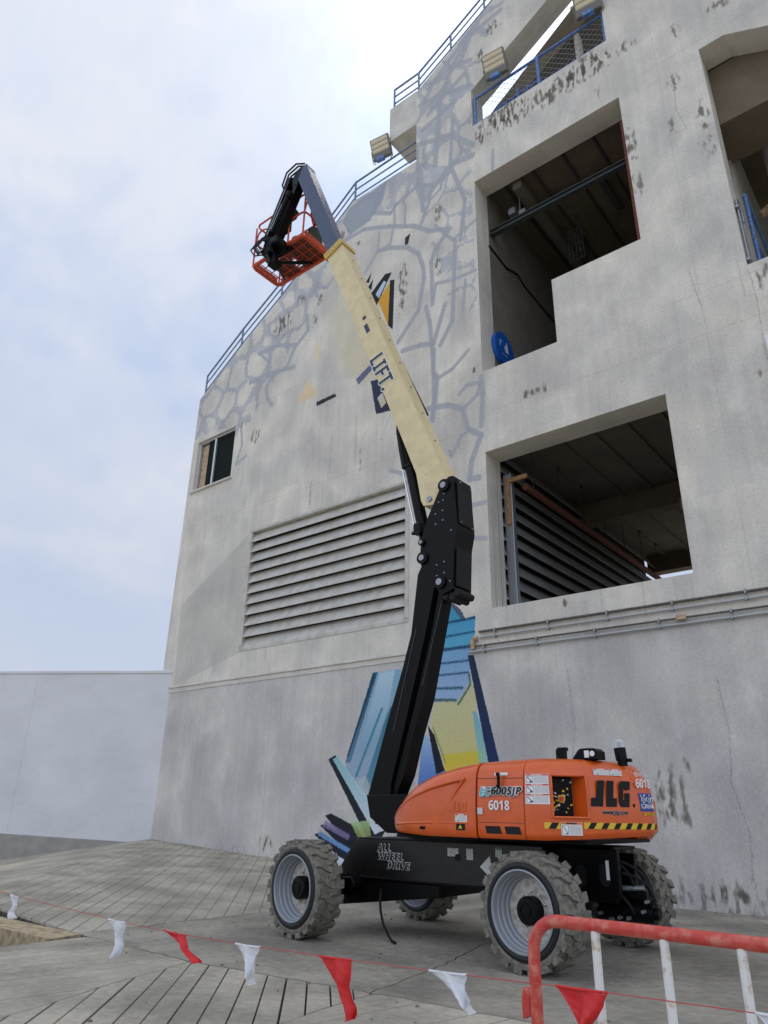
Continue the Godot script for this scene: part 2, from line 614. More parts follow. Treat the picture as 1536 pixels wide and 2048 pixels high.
const MURAL_THIN := [
	[-6.63, 16.33, -6.67, 15.66, -7.08, 15.16], [-6.11, 16.23, -6.22, 15.67, -6.62, 15.63], [-5.70, 16.78, -5.72, 15.99], [-6.09, 17.03, -6.08, 16.21],
	[-11.33, 14.24, -10.87, 13.73, -11.10, 13.45], [-8.28, 15.70, -8.56, 15.41, -9.11, 15.59], [-4.28, 13.38, -4.70, 13.50, -4.79, 13.09], [-4.20, 16.96, -4.47, 16.87, -4.52, 16.59, -4.81, 16.42],
	[-3.82, 11.11, -4.28, 10.78, -4.61, 10.71], [-4.10, 10.03, -3.89, 10.19, -3.54, 10.13, -3.61, 9.85, -3.99, 9.61], [-4.33, 8.53, -4.09, 8.93, -3.85, 9.02], [-6.08, 8.68, -5.59, 8.43],
	[-3.84, 7.20, -3.52, 7.20], [-3.83, 6.47, -3.55, 6.40], [-4.71, 15.42, -4.18, 14.61, -3.50, 14.85], [-4.20, 13.35, -3.55, 13.31], [-3.84, 13.16, -3.94, 12.31], [-2.90, 16.82, -2.94, 16.15], [-11.9, 11.9, -11.75, 11.2, -11.95, 10.6, -11.5, 10.75],
]
const MURAL_TOP := [
	[-3.04, 22.20, -4.00, 21.40, -4.64, 20.93, -5.01, 20.35], [-2.43, 21.84, -3.42, 21.72, -4.03, 21.00, -4.49, 19.93, -4.69, 17.55], [-5.19, 20.29, -4.48, 20.13, -3.49, 19.71],
	[-5.28, 18.74, -4.18, 18.31, -3.48, 17.42], [-5.03, 16.50, -4.20, 17.21, -3.50, 17.07], [-4.91, 20.77, -4.11, 20.99, -3.45, 20.69], [-5.19, 17.90, -5.11, 16.20], [-4.9, 19.7, -3.7, 20.3], [-5.1, 19.2, -4.0, 19.5],
]
const STAINS := [
	[-10.41, 14.89, 0.43, 0.58, 1.0], [-9.71, 15.49, 0.28, 0.29, 0.7], [-11.24, 11.31, 0.27, 0.31, 1.0], [-11.95, 11.93, 0.48, 0.13, 0.6], [-4.62, 15.80, 0.16, 0.34, 0.9], [-4.65, 14.06, 0.14, 0.40, 0.9], [-5.77, 13.93, 0.2, 0.97, 1.0],
	[-1.2, 17.55, 2.3, 0.42, 1.0], [-2.6, 17.85, 0.8, 0.5, 1.0], [-0.4, 17.75, 0.7, 0.4, 0.9], [-3.24, 17.55, 0.25, 0.33, 0.9], [0.43, 14.55, 0.16, 0.6, 0.9], [0.42, 13.4, 0.16, 0.4, 0.8], [1.46, 15.64, 0.16, 0.28, 0.8], [1.88, 14.33, 0.16, 0.5, 0.9], [1.85, 13.5, 0.18, 0.4, 0.8], [1.31, 14.49, 0.12, 0.33, 0.8],
	[-2.34, 9.40, 0.35, 0.12, 0.9], [-1.99, 9.42, 0.12, 0.17, 1.0], [1.91, 8.17, 0.09, 0.12, 0.9], [-2.69, 21.35, 0.3, 0.3, 1.0], [-3.13, 20.61, 0.16, 0.39, 0.9], [2.65, 17.08, 0.3, 0.2, 0.9], [1.71, 17.09, 0.14, 0.25, 0.7],
	[-0.60, 1.53, 0.16, 0.5, 0.9], [-0.42, 1.5, 0.2, 0.55, 0.8], [-0.17, 1.96, 0.09, 0.16, 0.7], [-0.24, 1.19, 0.07, 0.14, 0.6], [0.30, 0.24, 0.30, 0.14, 1.0], [-0.05, 0.17, 0.25, 0.08, 0.9], [0.9, 0.2, 0.3, 0.1, 0.8],
	[-4.38, 8.62, 0.08, 0.12, 0.7], [-4.11, 8.72, 0.05, 0.12, 0.6], [-7.05, 9.25, 0.05, 0.42, 0.8], [-6.01, 8.93, 0.03, 0.20, 0.6], [-3.68, 10.51, 0.06, 0.11, 0.9], [-1.94, 4.79, 0.05, 0.1, 0.9], [-8.84, 15.06, 0.12, 0.25, 0.9], [-9.43, 0.55, 0.25, 0.2, 0.9], [-8.7, 0.4, 0.4, 0.12, 0.8],
	[2.32, 10.0, 0.25, 0.3, 0.9], [3.1, 9.9, 0.5, 0.3, 0.8], [0.03, 18.67, 0.09, 0.25, 0.6], [-0.11, 16.6, 0.1, 0.28, 0.6], [-8.72, 8.60, 0.05, 0.64, 0.5], [-10.32, 6.88, 0.05, 1.35, 0.4], [-3.2, 11.4, 0.05, 0.3, 0.5], [-8.0, 17.1, 0.2, 0.2, 0.7], [-7.4, 16.4, 0.16, 0.12, 0.8], [-9.0, 14.4, 0.14, 0.3, 0.9],
]
const CRACKS := [
	[0.45, 3.2, 0.5, 2.4, 0.42, 1.7, 0.56, 1.0, 0.5, 0.5, 0.53, 0.1], [1.5, 15.6, 1.42, 14.9, 1.55, 14.2], [2.06, 10.3, 2.1, 9.6, 2.05, 8.6, 2.12, 7.0], [1.1, 10.8, 1.2, 9.9],
	[-6.4, 9.6, -6.0, 10.4, -6.05, 11.2], [-2.0, 3.6, -1.95, 2.6, -2.05, 2.0],
]
# sprayed shapes low on the wall and beside the boom: outline, colour at the top, colour at the foot, cover, softness
const MURAL_SHAPES := [
	[[-13.75, 6.62, -11.03, 8.19, -10.96, 4.92, -13.60, 4.30], Color(0.66, 0.645, 0.61), Color(0.70, 0.69, 0.66), 0.38, 0.8],
	[[-7.84, 18.0, -6.37, 18.13, -6.53, 17.47, -6.99, 16.99, -7.75, 16.89, -8.10, 17.6], Color(0.62, 0.65, 0.70), Color(0.62, 0.65, 0.70), 0.85, 0.0],
	[[-6.47, 3.97, -5.69, 3.97, -5.72, 3.34, -6.35, 2.19, -6.52, 1.43, -7.15, 1.82, -7.14, 2.21], Color(0.50, 0.68, 0.78), Color(0.62, 0.68, 0.76), 0.95, 1.0],
	[[-6.28, 3.96, -5.86, 3.96, -6.04, 3.16, -6.55, 2.29, -6.80, 2.40], Color(0.76, 0.86, 0.90), Color(0.50, 0.66, 0.76), 0.8, 2.5],
	[[-6.05, 3.10, -5.75, 3.5, -5.80, 2.96, -6.45, 1.5, -6.65, 1.7], Color(0.16, 0.42, 0.50), Color(0.36, 0.56, 0.66), 0.9, 1.0],
	[[-6.47, 3.97, -6.34, 3.97, -7.02, 2.16, -7.17, 2.16], Color(0.10, 0.28, 0.38), Color(0.34, 0.50, 0.62), 0.9, 0.8],
	[[-4.45, 5.24, -4.15, 4.94, -4.10, 4.78, -3.86, 4.84, -3.90, 4.25, -4.71, 4.25], Color(0.18, 0.55, 0.72), Color(0.35, 0.68, 0.82), 0.95, 1.0],
	[[-4.71, 4.30, -3.99, 4.26, -4.04, 3.59, -4.31, 3.19, -4.90, 3.23], Color(0.45, 0.66, 0.82), Color(0.62, 0.72, 0.86), 0.95, 1.0],
	[[-4.87, 3.23, -4.31, 3.23, -3.90, 3.58, -3.87, 2.12, -4.63, 2.05, -4.97, 2.80], Color(0.80, 0.78, 0.62), Color(0.82, 0.79, 0.50), 0.9, 0.8],
	[[-4.68, 2.25, -3.79, 2.30, -3.73, 1.9, -4.63, 1.9], Color(0.85, 0.78, 0.28), Color(0.88, 0.76, 0.22), 0.9, 1.5],
	[[-3.99, 3.0, -3.90, 3.0, -3.59, 2.03, -3.86, 2.0], Color(0.45, 0.70, 0.80), Color(0.62, 0.80, 0.70), 0.9, 0.8],
	[[-4.06, 4.07, -3.92, 4.06, -3.43, 2.0, -3.66, 1.98], Color(0.08, 0.14, 0.24), Color(0.08, 0.16, 0.36), 0.95, 0.0],
	[[-5.15, 2.62, -5.03, 2.62, -4.57, 1.86, -5.27, 1.70], Color(0.62, 0.76, 0.88), Color(0.30, 0.46, 0.75), 0.95, 0.0],
	[[-5.03, 2.81, -4.87, 2.61, -4.64, 1.96, -4.83, 1.9], Color(0.06, 0.06, 0.10), Color(0.06, 0.07, 0.13), 0.95, 0.0],
	[[-7.1, 1.7, -6.6, 1.9, -6.0, 1.0, -6.4, 0.8, -7.0, 1.0], Color(0.76, 0.78, 0.78), Color(0.78, 0.82, 0.74), 0.7, 2.5],
	[[-7.66, 2.24, -7.46, 2.32, -6.02, 0.93, -6.18, 0.70, -6.50, 0.72], Color(0.08, 0.11, 0.15), Color(0.08, 0.09, 0.13), 0.95, 0.0],
	[[-7.53, 2.24, -7.40, 2.30, -5.96, 0.94, -6.32, 0.81], Color(0.56, 0.78, 0.80), Color(0.90, 0.92, 0.95), 0.95, 0.0],
	[[-7.68, 1.13, -7.51, 1.17, -6.77, 0.92, -6.63, 0.70, -6.95, 0.55], Color(0.08, 0.08, 0.13), Color(0.07, 0.09, 0.15), 0.95, 0.0],
	[[-7.81, 0.94, -7.64, 0.96, -6.82, 0.64, -7.01, 0.46], Color(0.07, 0.08, 0.14), Color(0.07, 0.09, 0.16), 0.95, 0.0],
	[[-7.97, 0.76, -7.79, 0.80, -6.88, 0.46, -7.07, 0.28], Color(0.07, 0.08, 0.14), Color(0.07, 0.10, 0.18), 0.95, 0.0],
	[[-7.67, 1.04, -6.96, 0.78, -7.02, 0.68, -7.73, 0.92], Color(0.55, 0.50, 0.66), Color(0.52, 0.48, 0.66), 0.85, 1.0],
	[[-7.80, 0.83, -6.95, 0.53, -7.01, 0.45, -7.86, 0.75], Color(0.45, 0.58, 0.74), Color(0.46, 0.68, 0.90), 0.9, 1.0],
	[[-6.97, 1.01, -6.47, 1.06, -6.41, 0.77, -6.76, 0.74], Color(0.70, 0.82, 0.62), Color(0.55, 0.60, 0.30), 0.9, 0.8],
	[[-7.56, 0.48, -7.07, 0.32, -7.26, 0.08], Color(0.88, 0.90, 0.94), Color(0.85, 0.88, 0.93), 0.95, 0.0],
	[[-6.26, 14.27, -6.18, 14.36, -6.22, 12.90, -6.62, 13.93], Color(0.88, 0.66, 0.22), Color(0.86, 0.60, 0.18), 0.95, 0.0],
	[[-6.20, 14.40, -6.05, 14.34, -6.08, 12.74, -6.24, 12.94], Color(0.08, 0.09, 0.12), Color(0.08, 0.09, 0.12), 0.95, 0.0],
	[[-6.93, 14.24, -6.38, 14.70, -6.15, 14.64, -6.67, 13.75], Color(0.07, 0.08, 0.11), Color(0.07, 0.08, 0.11), 0.95, 0.0],
	[[-6.70, 14.18, -6.42, 14.50, -6.33, 14.40, -6.58, 13.98], Color(0.82, 0.87, 0.95), Color(0.72, 0.82, 0.95), 0.95, 0.0],
	[[-7.07, 14.78, -6.87, 15.01, -6.95, 14.70], Color(0.08, 0.09, 0.11), Color(0.08, 0.09, 0.11), 0.95, 0.0],
	[[-6.99, 14.56, -6.80, 14.76, -6.86, 14.40], Color(0.08, 0.09, 0.11), Color(0.08, 0.09, 0.11), 0.95, 0.0],
	[[-8.73, 11.54, -8.03, 11.55, -7.98, 11.44, -8.69, 11.40], Color(0.10, 0.10, 0.11), Color(0.10, 0.10, 0.11), 0.9, 1.0],
	[[-9.29, 12.14, -9.11, 12.43, -8.68, 11.82, -8.88, 11.74, -9.57, 11.79], Color(0.93, 0.83, 0.64), Color(0.90, 0.80, 0.62), 0.75, 2.5],
	[[-8.92, 13.50, -8.77, 13.52, -8.74, 12.91, -8.89, 13.01], Color(0.93, 0.87, 0.68), Color(0.93, 0.87, 0.68), 0.75, 4.0],
	[[-5.70, 15.58, -5.53, 15.63, -5.60, 15.30, -5.71, 15.33], Color(0.09, 0.09, 0.10), Color(0.12, 0.12, 0.13), 0.9, 0.0],
	[[-8.4, 14.6, -7.4, 14.9, -6.6, 13.2, -6.4, 11.4, -7.3, 11.7, -8.0, 12.6], Color(0.84, 0.81, 0.70), Color(0.86, 0.81, 0.64), 0.55, 22.0],
	[[-6.78, 11.45, -6.22, 11.35, -6.07, 10.32, -6.57, 10.39], Color(0.14, 0.17, 0.28), Color(0.12, 0.13, 0.24), 0.9, 1.0],
	[[-6.55, 10.85, -6.38, 10.95, -6.25, 10.6, -6.4, 10.5], Color(0.86, 0.86, 0.84), Color(0.88, 0.84, 0.66), 0.9, 1.0],
	[[-7.3, 11.7, -6.2, 12.3, -6.2, 12.1, -7.2, 11.5], Color(0.30, 0.34, 0.48), Color(0.34, 0.38, 0.52), 0.85, 1.0],
	[[-4.39, 5.18, -4.21, 5.02, -4.07, 4.77, -4.15, 4.78, -4.31, 4.96, -4.42, 5.11], Color(0.33, 0.36, 0.43), Color(0.33, 0.36, 0.43), 0.95, 0.0],
]
const MURAL_BARS := [
	[[-4.7, 4.78, -3.88, 4.80], 0.05, Color(0.05, 0.22, 0.36)], [[-4.7, 4.5, -3.9, 4.52], 0.04, Color(0.05, 0.26, 0.40)], [[-4.75, 4.25, -3.95, 4.24], 0.06, Color(0.06, 0.25, 0.38)],
	[[-4.78, 3.98, -4.02, 3.97], 0.04, Color(0.12, 0.26, 0.42)], [[-4.82, 3.75, -4.06, 3.74], 0.04, Color(0.16, 0.30, 0.40)], [[-4.88, 3.5, -4.2, 3.46], 0.045, Color(0.14, 0.32, 0.40)], [[-4.92, 3.28, -4.36, 3.24], 0.05, Color(0.18, 0.34, 0.32)],
	[[-4.04, 3.7, -4.02, 3.5, -4.3, 3.16], 0.05, Color(0.22, 0.42, 0.36)], [[-6.44, 3.9, -7.1, 2.3], 0.05, Color(0.06, 0.20, 0.30)], [[-6.2, 3.2, -6.85, 1.9], 0.06, Color(0.22, 0.50, 0.60)], [[-4.9, 2.75, -4.62, 2.1], 0.03, Color(0.45, 0.50, 0.25)],
]

# ---------------------------------------------------------------- the hood of the boom lift: its plan is a line of points
var hp := []          # Vector2(x, z) along the outside of the near hood
var hu := []          # arc length of each, 0 at x = 0.15
const HULL := [[-1.50, 4.98], [-1.58, 5.10], [-1.60, 5.26], [-1.55, 5.41], [-1.42, 5.57], [-1.20, 5.70], [-0.90, 5.77], [-0.60, 5.785], [-0.30, 5.79], [0.0, 5.79], [0.15, 5.785], [0.32, 5.755], [0.50, 5.66], [0.66, 5.51], [0.79, 5.34], [0.895, 5.15], [0.965, 4.97], [0.985, 4.87], [0.96, 4.76], [0.89, 4.62], [0.77, 4.40]]


func make_hull() -> void:
	var c := Curve2D.new()
	for i in HULL.size():
		var p := Vector2(HULL[i][0], HULL[i][1])
		var a := Vector2(HULL[maxi(i - 1, 0)][0], HULL[maxi(i - 1, 0)][1])
		var e := Vector2(HULL[mini(i + 1, HULL.size() - 1)][0], HULL[mini(i + 1, HULL.size() - 1)][1])
		c.add_point(p, -(e - a) / 6.0, (e - a) / 6.0)
	c.bake_interval = 0.02
	var pts := c.get_baked_points()
	var l := 0.0
	var zero := 0.0
	for i in pts.size():
		if i > 0:
			l += pts[i].distance_to(pts[i - 1])
		hp.append(pts[i])
		hu.append(l)
		if absf(pts[i].x - 0.15) < 0.02 and pts[i].y > 5.7:
			zero = l
	for i in hu.size():
		hu[i] -= zero


func hull_xz(u: float) -> Array:
	var i := 0
	while i < hu.size() - 2 and hu[i + 1] < u:
		i += 1
	var t := clampf((u - hu[i]) / maxf(hu[i + 1] - hu[i], 0.0001), 0.0, 1.0)
	var p: Vector2 = (hp[i] as Vector2).lerp(hp[i + 1], t)
	var a: Vector2 = hp[maxi(i - 2, 0)]
	var b: Vector2 = hp[mini(i + 3, hp.size() - 1)]
	var d := (b - a).normalized()
	return [p, Vector2(-d.y, d.x)]


func hull_pt(u: float, y: float, off: float) -> Vector3:
	var h := hull_xz(u)
	var q: Vector2 = h[0] + h[1] * off
	return Vector3(q.x, y, q.y)


func u_at(x: float) -> float:
	# arc length where the near side passes x (x beyond 0.15 means the tail)
	var best := 0.0
	var d := 9.0
	for i in hu.size():
		var p: Vector2 = hp[i]
		if p.y > 4.9 and absf(p.x - x) < d:
			d = absf(p.x - x)
			best = hu[i]
	return best


func hood_top(x: float) -> float:
	var k := [[-1.60, 1.20], [-1.45, 1.31], [-1.3, 1.40], [-1.1, 1.49], [-0.85, 1.57], [-0.6, 1.625], [-0.32, 1.665], [0.0, 1.68], [0.3, 1.685], [0.6, 1.68], [0.80, 1.665], [0.92, 1.625], [1.0, 1.58]]
	for i in k.size() - 1:
		if x <= k[i + 1][0]:
			return lerpf(k[i][1], k[i + 1][1], clampf((x - k[i][0]) / (k[i + 1][0] - k[i][0]), 0.0, 1.0))
	return 1.56


func hood_foot(u: float) -> float:
	var x: float = (hull_xz(u)[0] as Vector2).x
	return 1.005 + clampf(-0.9 - x, 0.0, 0.7) * 0.04 + clampf(u - 0.2, 0.0, 1.2) * 0.045


func hood(u0: float, u1: float, inset: float, hole := Rect2()) -> MB:
	var mb := MB.new()
	var us := []
	var n := maxi(int((u1 - u0) / 0.035), 3)
	for i in n + 1:
		us.append(lerpf(u0, u1, float(i) / n))
	if hole.size.x > 0.0:
		var keep := []
		for u in us:
			if absf(u - hole.position.x) > 0.018 and absf(u - hole.end.x) > 0.018:
				keep.append(u)
		keep.append(hole.position.x)
		keep.append(hole.end.x)
		keep.sort()
		us = keep
	var ys := [0.0, 0.02, 0.06, 0.3, 0.62, 0.8, 0.92, 1.0]
	var rows := []
	var skip := {}
	for i in us.size():
		var u: float = us[i]
		var h := hull_xz(u)
		var p: Vector2 = h[0]
		var nn: Vector2 = h[1]
		var yf := hood_foot(u)
		var yt := hood_top(p.x) - 0.13
		var row := []
		var sp := Vector2(-0.6 + (p.x + 0.6) * 0.85 if p.x < -0.6 else minf(p.x, 0.7), 4.80 if p.x > 0.6 else 4.96)
		var levels := [yf, yf + 0.025, yf + 0.07, 1.10, 1.2, 1.3, 1.4, 1.50, yt]
		if hole.size.x > 0.0:
			levels = [yf, yf + 0.025, yf + 0.05, hole.position.y, 1.2, 1.3, 1.4, hole.end.y, yt]
		for k in levels.size():
			var y: float = minf(levels[k], yt)
			var o := -inset - (0.025 if k == 0 else (0.006 if k == 1 else 0.0)) - (0.03 * clampf((y - 1.3) / 0.3, 0.0, 1.0))
			var q := p + nn * o
			row.append(Vector3(q.x, y, q.y))
		# rounded shoulder, then across to the spine
		var w := p + nn * (-inset - 0.03)
		var inw := (sp - w)
		var ln := inw.length()
		inw = inw / maxf(ln, 0.001)
		for a in [[0.012, 0.045], [0.04, 0.085], [0.085, 0.115], [0.15, 0.13]]:
			var q: Vector2 = w + inw * minf(a[0], ln * 0.5)
			row.append(Vector3(q.x, yt + a[1] - inset * 0.4, q.y))
		for f in [0.5, 1.0]:
			var q := w + inw * lerpf(minf(0.15, ln * 0.5), ln, f)
			row.append(Vector3(q.x, yt + 0.135 + f * 0.008 - inset * 0.4, q.y))
		rows.append(row)
		if hole.size.x > 0.0 and u >= hole.position.x - 0.001 and u < hole.end.x - 0.001:
			for k in range(3, 7):
				skip[Vector2i(i, k)] = true
	mb.grid(rows, Vector3(-0.3, 1.2, 5.0), true, skip)
	# close the ends
	for e in [0, rows.size() - 1]:
		var r: Array = rows[e]
		var last: Vector3 = r[r.size() - 1]
		var foot := Vector3(last.x, (r[0] as Vector3).y, last.z)
		var dirv: Vector3 = (rows[0][3] - rows[1][3]) if e == 0 else (rows[e][3] - rows[e - 1][3])
		for k in r.size() - 1:
			mb.ftri(foot, r[k], r[k + 1], dirv)
	return mb


# a sheet lying on the hood, u along it and y up, as thick as a sticker
func hull_patch(mb: MB, u0: float, u1: float, y0: float, y1: float, off: float, skew := 0.0) -> void:
	var n := maxi(int((u1 - u0) / 0.04), 1)
	for i in n:
		var ta := float(i) / n
		var tb := float(i + 1) / n
		var ua := lerpf(u0, u1, ta)
		var ub := lerpf(u0, u1, tb)
		var lean0 := 0.03 * clampf((y0 - 1.3) / 0.3, 0.0, 1.0)
		var lean1 := 0.03 * clampf((y1 - 1.3) / 0.3, 0.0, 1.0)
		var a := hull_pt(ua, y0, off - lean0)
		var b := hull_pt(ub, y0, off - lean0)
		var c := hull_pt(ub + skew, y1, off - lean1)
		var d := hull_pt(ua + skew, y1, off - lean1)
		var h: Vector2 = hull_xz((ua + ub) * 0.5)[1]
		mb.uquad(a, b, c, d, Vector3(h.x, 0, h.y), Vector2(ta, 1), Vector2(tb, 1), Vector2(tb, 0), Vector2(ta, 0))


# lettering: the front and sides of a TextMesh, put through xf or laid on the hood
func letters(mb: MB, text: String, cap: float, xf: Transform3D, bold := true, slant := 0.0, stretch := 1.0, depth := 0.004, hull := false, center := true) -> float:
	var tm := TextMesh.new()
	var f := SystemFont.new()
	f.font_names = PackedStringArray(["Droid Sans"])
	f.font_weight = 700 if bold else 400
	tm.font = f
	tm.font_size = 64
	tm.pixel_size = cap / (0.714 * 64.0)
	tm.depth = depth
	tm.curve_step = 2.0
	tm.text = text
	var arr := tm.get_mesh_arrays()
	var vs: PackedVector3Array = arr[Mesh.ARRAY_VERTEX]
	var ns: PackedVector3Array = arr[Mesh.ARRAY_NORMAL]
	var ix: PackedInt32Array = arr[Mesh.ARRAY_INDEX] if arr[Mesh.ARRAY_INDEX] != null else PackedInt32Array()
	if ix.is_empty():
		for i in vs.size():
			ix.append(i)
	var lo := 1e9
	var hi := -1e9
	var bl := 1e9
	for p in vs:
		lo = minf(lo, p.x)
		hi = maxf(hi, p.x)
		bl = minf(bl, p.y)
	var mid := (lo + hi) * 0.5 if center else lo
	for i in range(0, ix.size(), 3):
		var q := []
		var m := []
		for k in 3:
			var p := vs[ix[i + k]]
			var y := p.y - bl - cap * 0.5
			var x := (p.x - mid) * stretch + slant * y
			if hull:
				q.append(hull_pt(xf.origin.x + x, xf.origin.y + y, xf.origin.z + p.z))
				var h: Vector2 = hull_xz(xf.origin.x + x)[1]
				var d := Vector3(h.x, 0, h.y)
				m.append(d if ns[ix[i + k]].z > -0.5 else -d)
			else:
				q.append(xf * Vector3(x, y, p.z))
				m.append(xf.basis * ns[ix[i + k]])
		mb.tri(q[0], q[1], q[2], m[0], m[1], m[2])
	return (hi - lo) * stretch


func flat_on_hull(mb: MB, poly: Array, at: Vector3, size: Vector2, depth := 0.004) -> void:
	var pp := PackedVector2Array()
	for p in poly:
		pp.append(p)
	var tris := Geometry2D.triangulate_polygon(pp)
	for i in range(0, tris.size(), 3):
		var q := []
		for k in 3:
			var p := pp[tris[i + k]]
			q.append(hull_pt(at.x + p.x * size.x, at.y + p.y * size.y, at.z))
		var h: Vector2 = hull_xz(at.x + pp[tris[i]].x * size.x)[1]
		mb.ftri(q[0], q[1], q[2], Vector3(h.x, 0, h.y))
	for i in pp.size():
		var p := pp[i]
		var r := pp[(i + 1) % pp.size()]
		var h: Vector2 = hull_xz(at.x + p.x * size.x)[1]
		mb.quad(hull_pt(at.x + p.x * size.x, at.y + p.y * size.y, at.z), hull_pt(at.x + r.x * size.x, at.y + r.y * size.y, at.z), hull_pt(at.x + r.x * size.x, at.y + r.y * size.y, at.z - depth), hull_pt(at.x + p.x * size.x, at.y + p.y * size.y, at.z - depth), Vector3(h.x, 0, h.y))


# printed warning label: a coloured head, lines of small print, a pictogram box
func label_texture(w: int, h: int, head: Color, panels: int, sd: int) -> ImageTexture:
	var im := Image.create(w, h, false, Image.FORMAT_RGB8)
	im.fill(c8(226, 226, 222))
	var r := RandomNumberGenerator.new()
	r.seed = sd
	var ph := h / panels
	for p in panels:
		var y0 := p * ph
		im.fill_rect(Rect2i(1, y0 + 1, w - 2, maxi(ph / 6, 3)), head)
		for k in 9:
			im.fill_rect(Rect2i(w / 4 + k * w / 18, y0 + 2, w / 30 + 1, maxi(ph / 6 - 2, 1)), c8(240, 235, 225) if head.r > 0.6 and head.g < 0.3 else c8(30, 28, 26))
		var bx := Rect2i(3, y0 + ph / 4, w * 3 / 10, ph * 2 / 3)
		im.fill_rect(bx, c8(70, 70, 72))
		im.fill_rect(bx.grow(-1), c8(232, 232, 228))
		for k in 14:
			im.fill_rect(Rect2i(bx.position.x + 2 + k * (bx.size.x - 5) / 14, bx.position.y + 2 + k * (bx.size.y - 5) / 14, 2, 2), c8(40, 40, 44))
		im.fill_rect(Rect2i(bx.end.x - bx.size.x / 2, bx.end.y - 5, bx.size.x / 3, 4), c8(30, 30, 34))
		var y := y0 + ph / 4
		while y < y0 + ph - 3:
			var x := bx.end.x + 3
			while x < w - 4:
				var l := r.randi_range(2, 6)
				im.fill_rect(Rect2i(x, y, mini(l, w - 3 - x), 1), c8(120, 120, 120))
				x += l + 1
			y += 3
	return ImageTexture.create_from_image(im)


func tex_mat(t: Texture2D, rough := 0.45) -> StandardMaterial3D:
	var m := mat(Color.WHITE, rough)
	m.albedo_texture = t
	return m


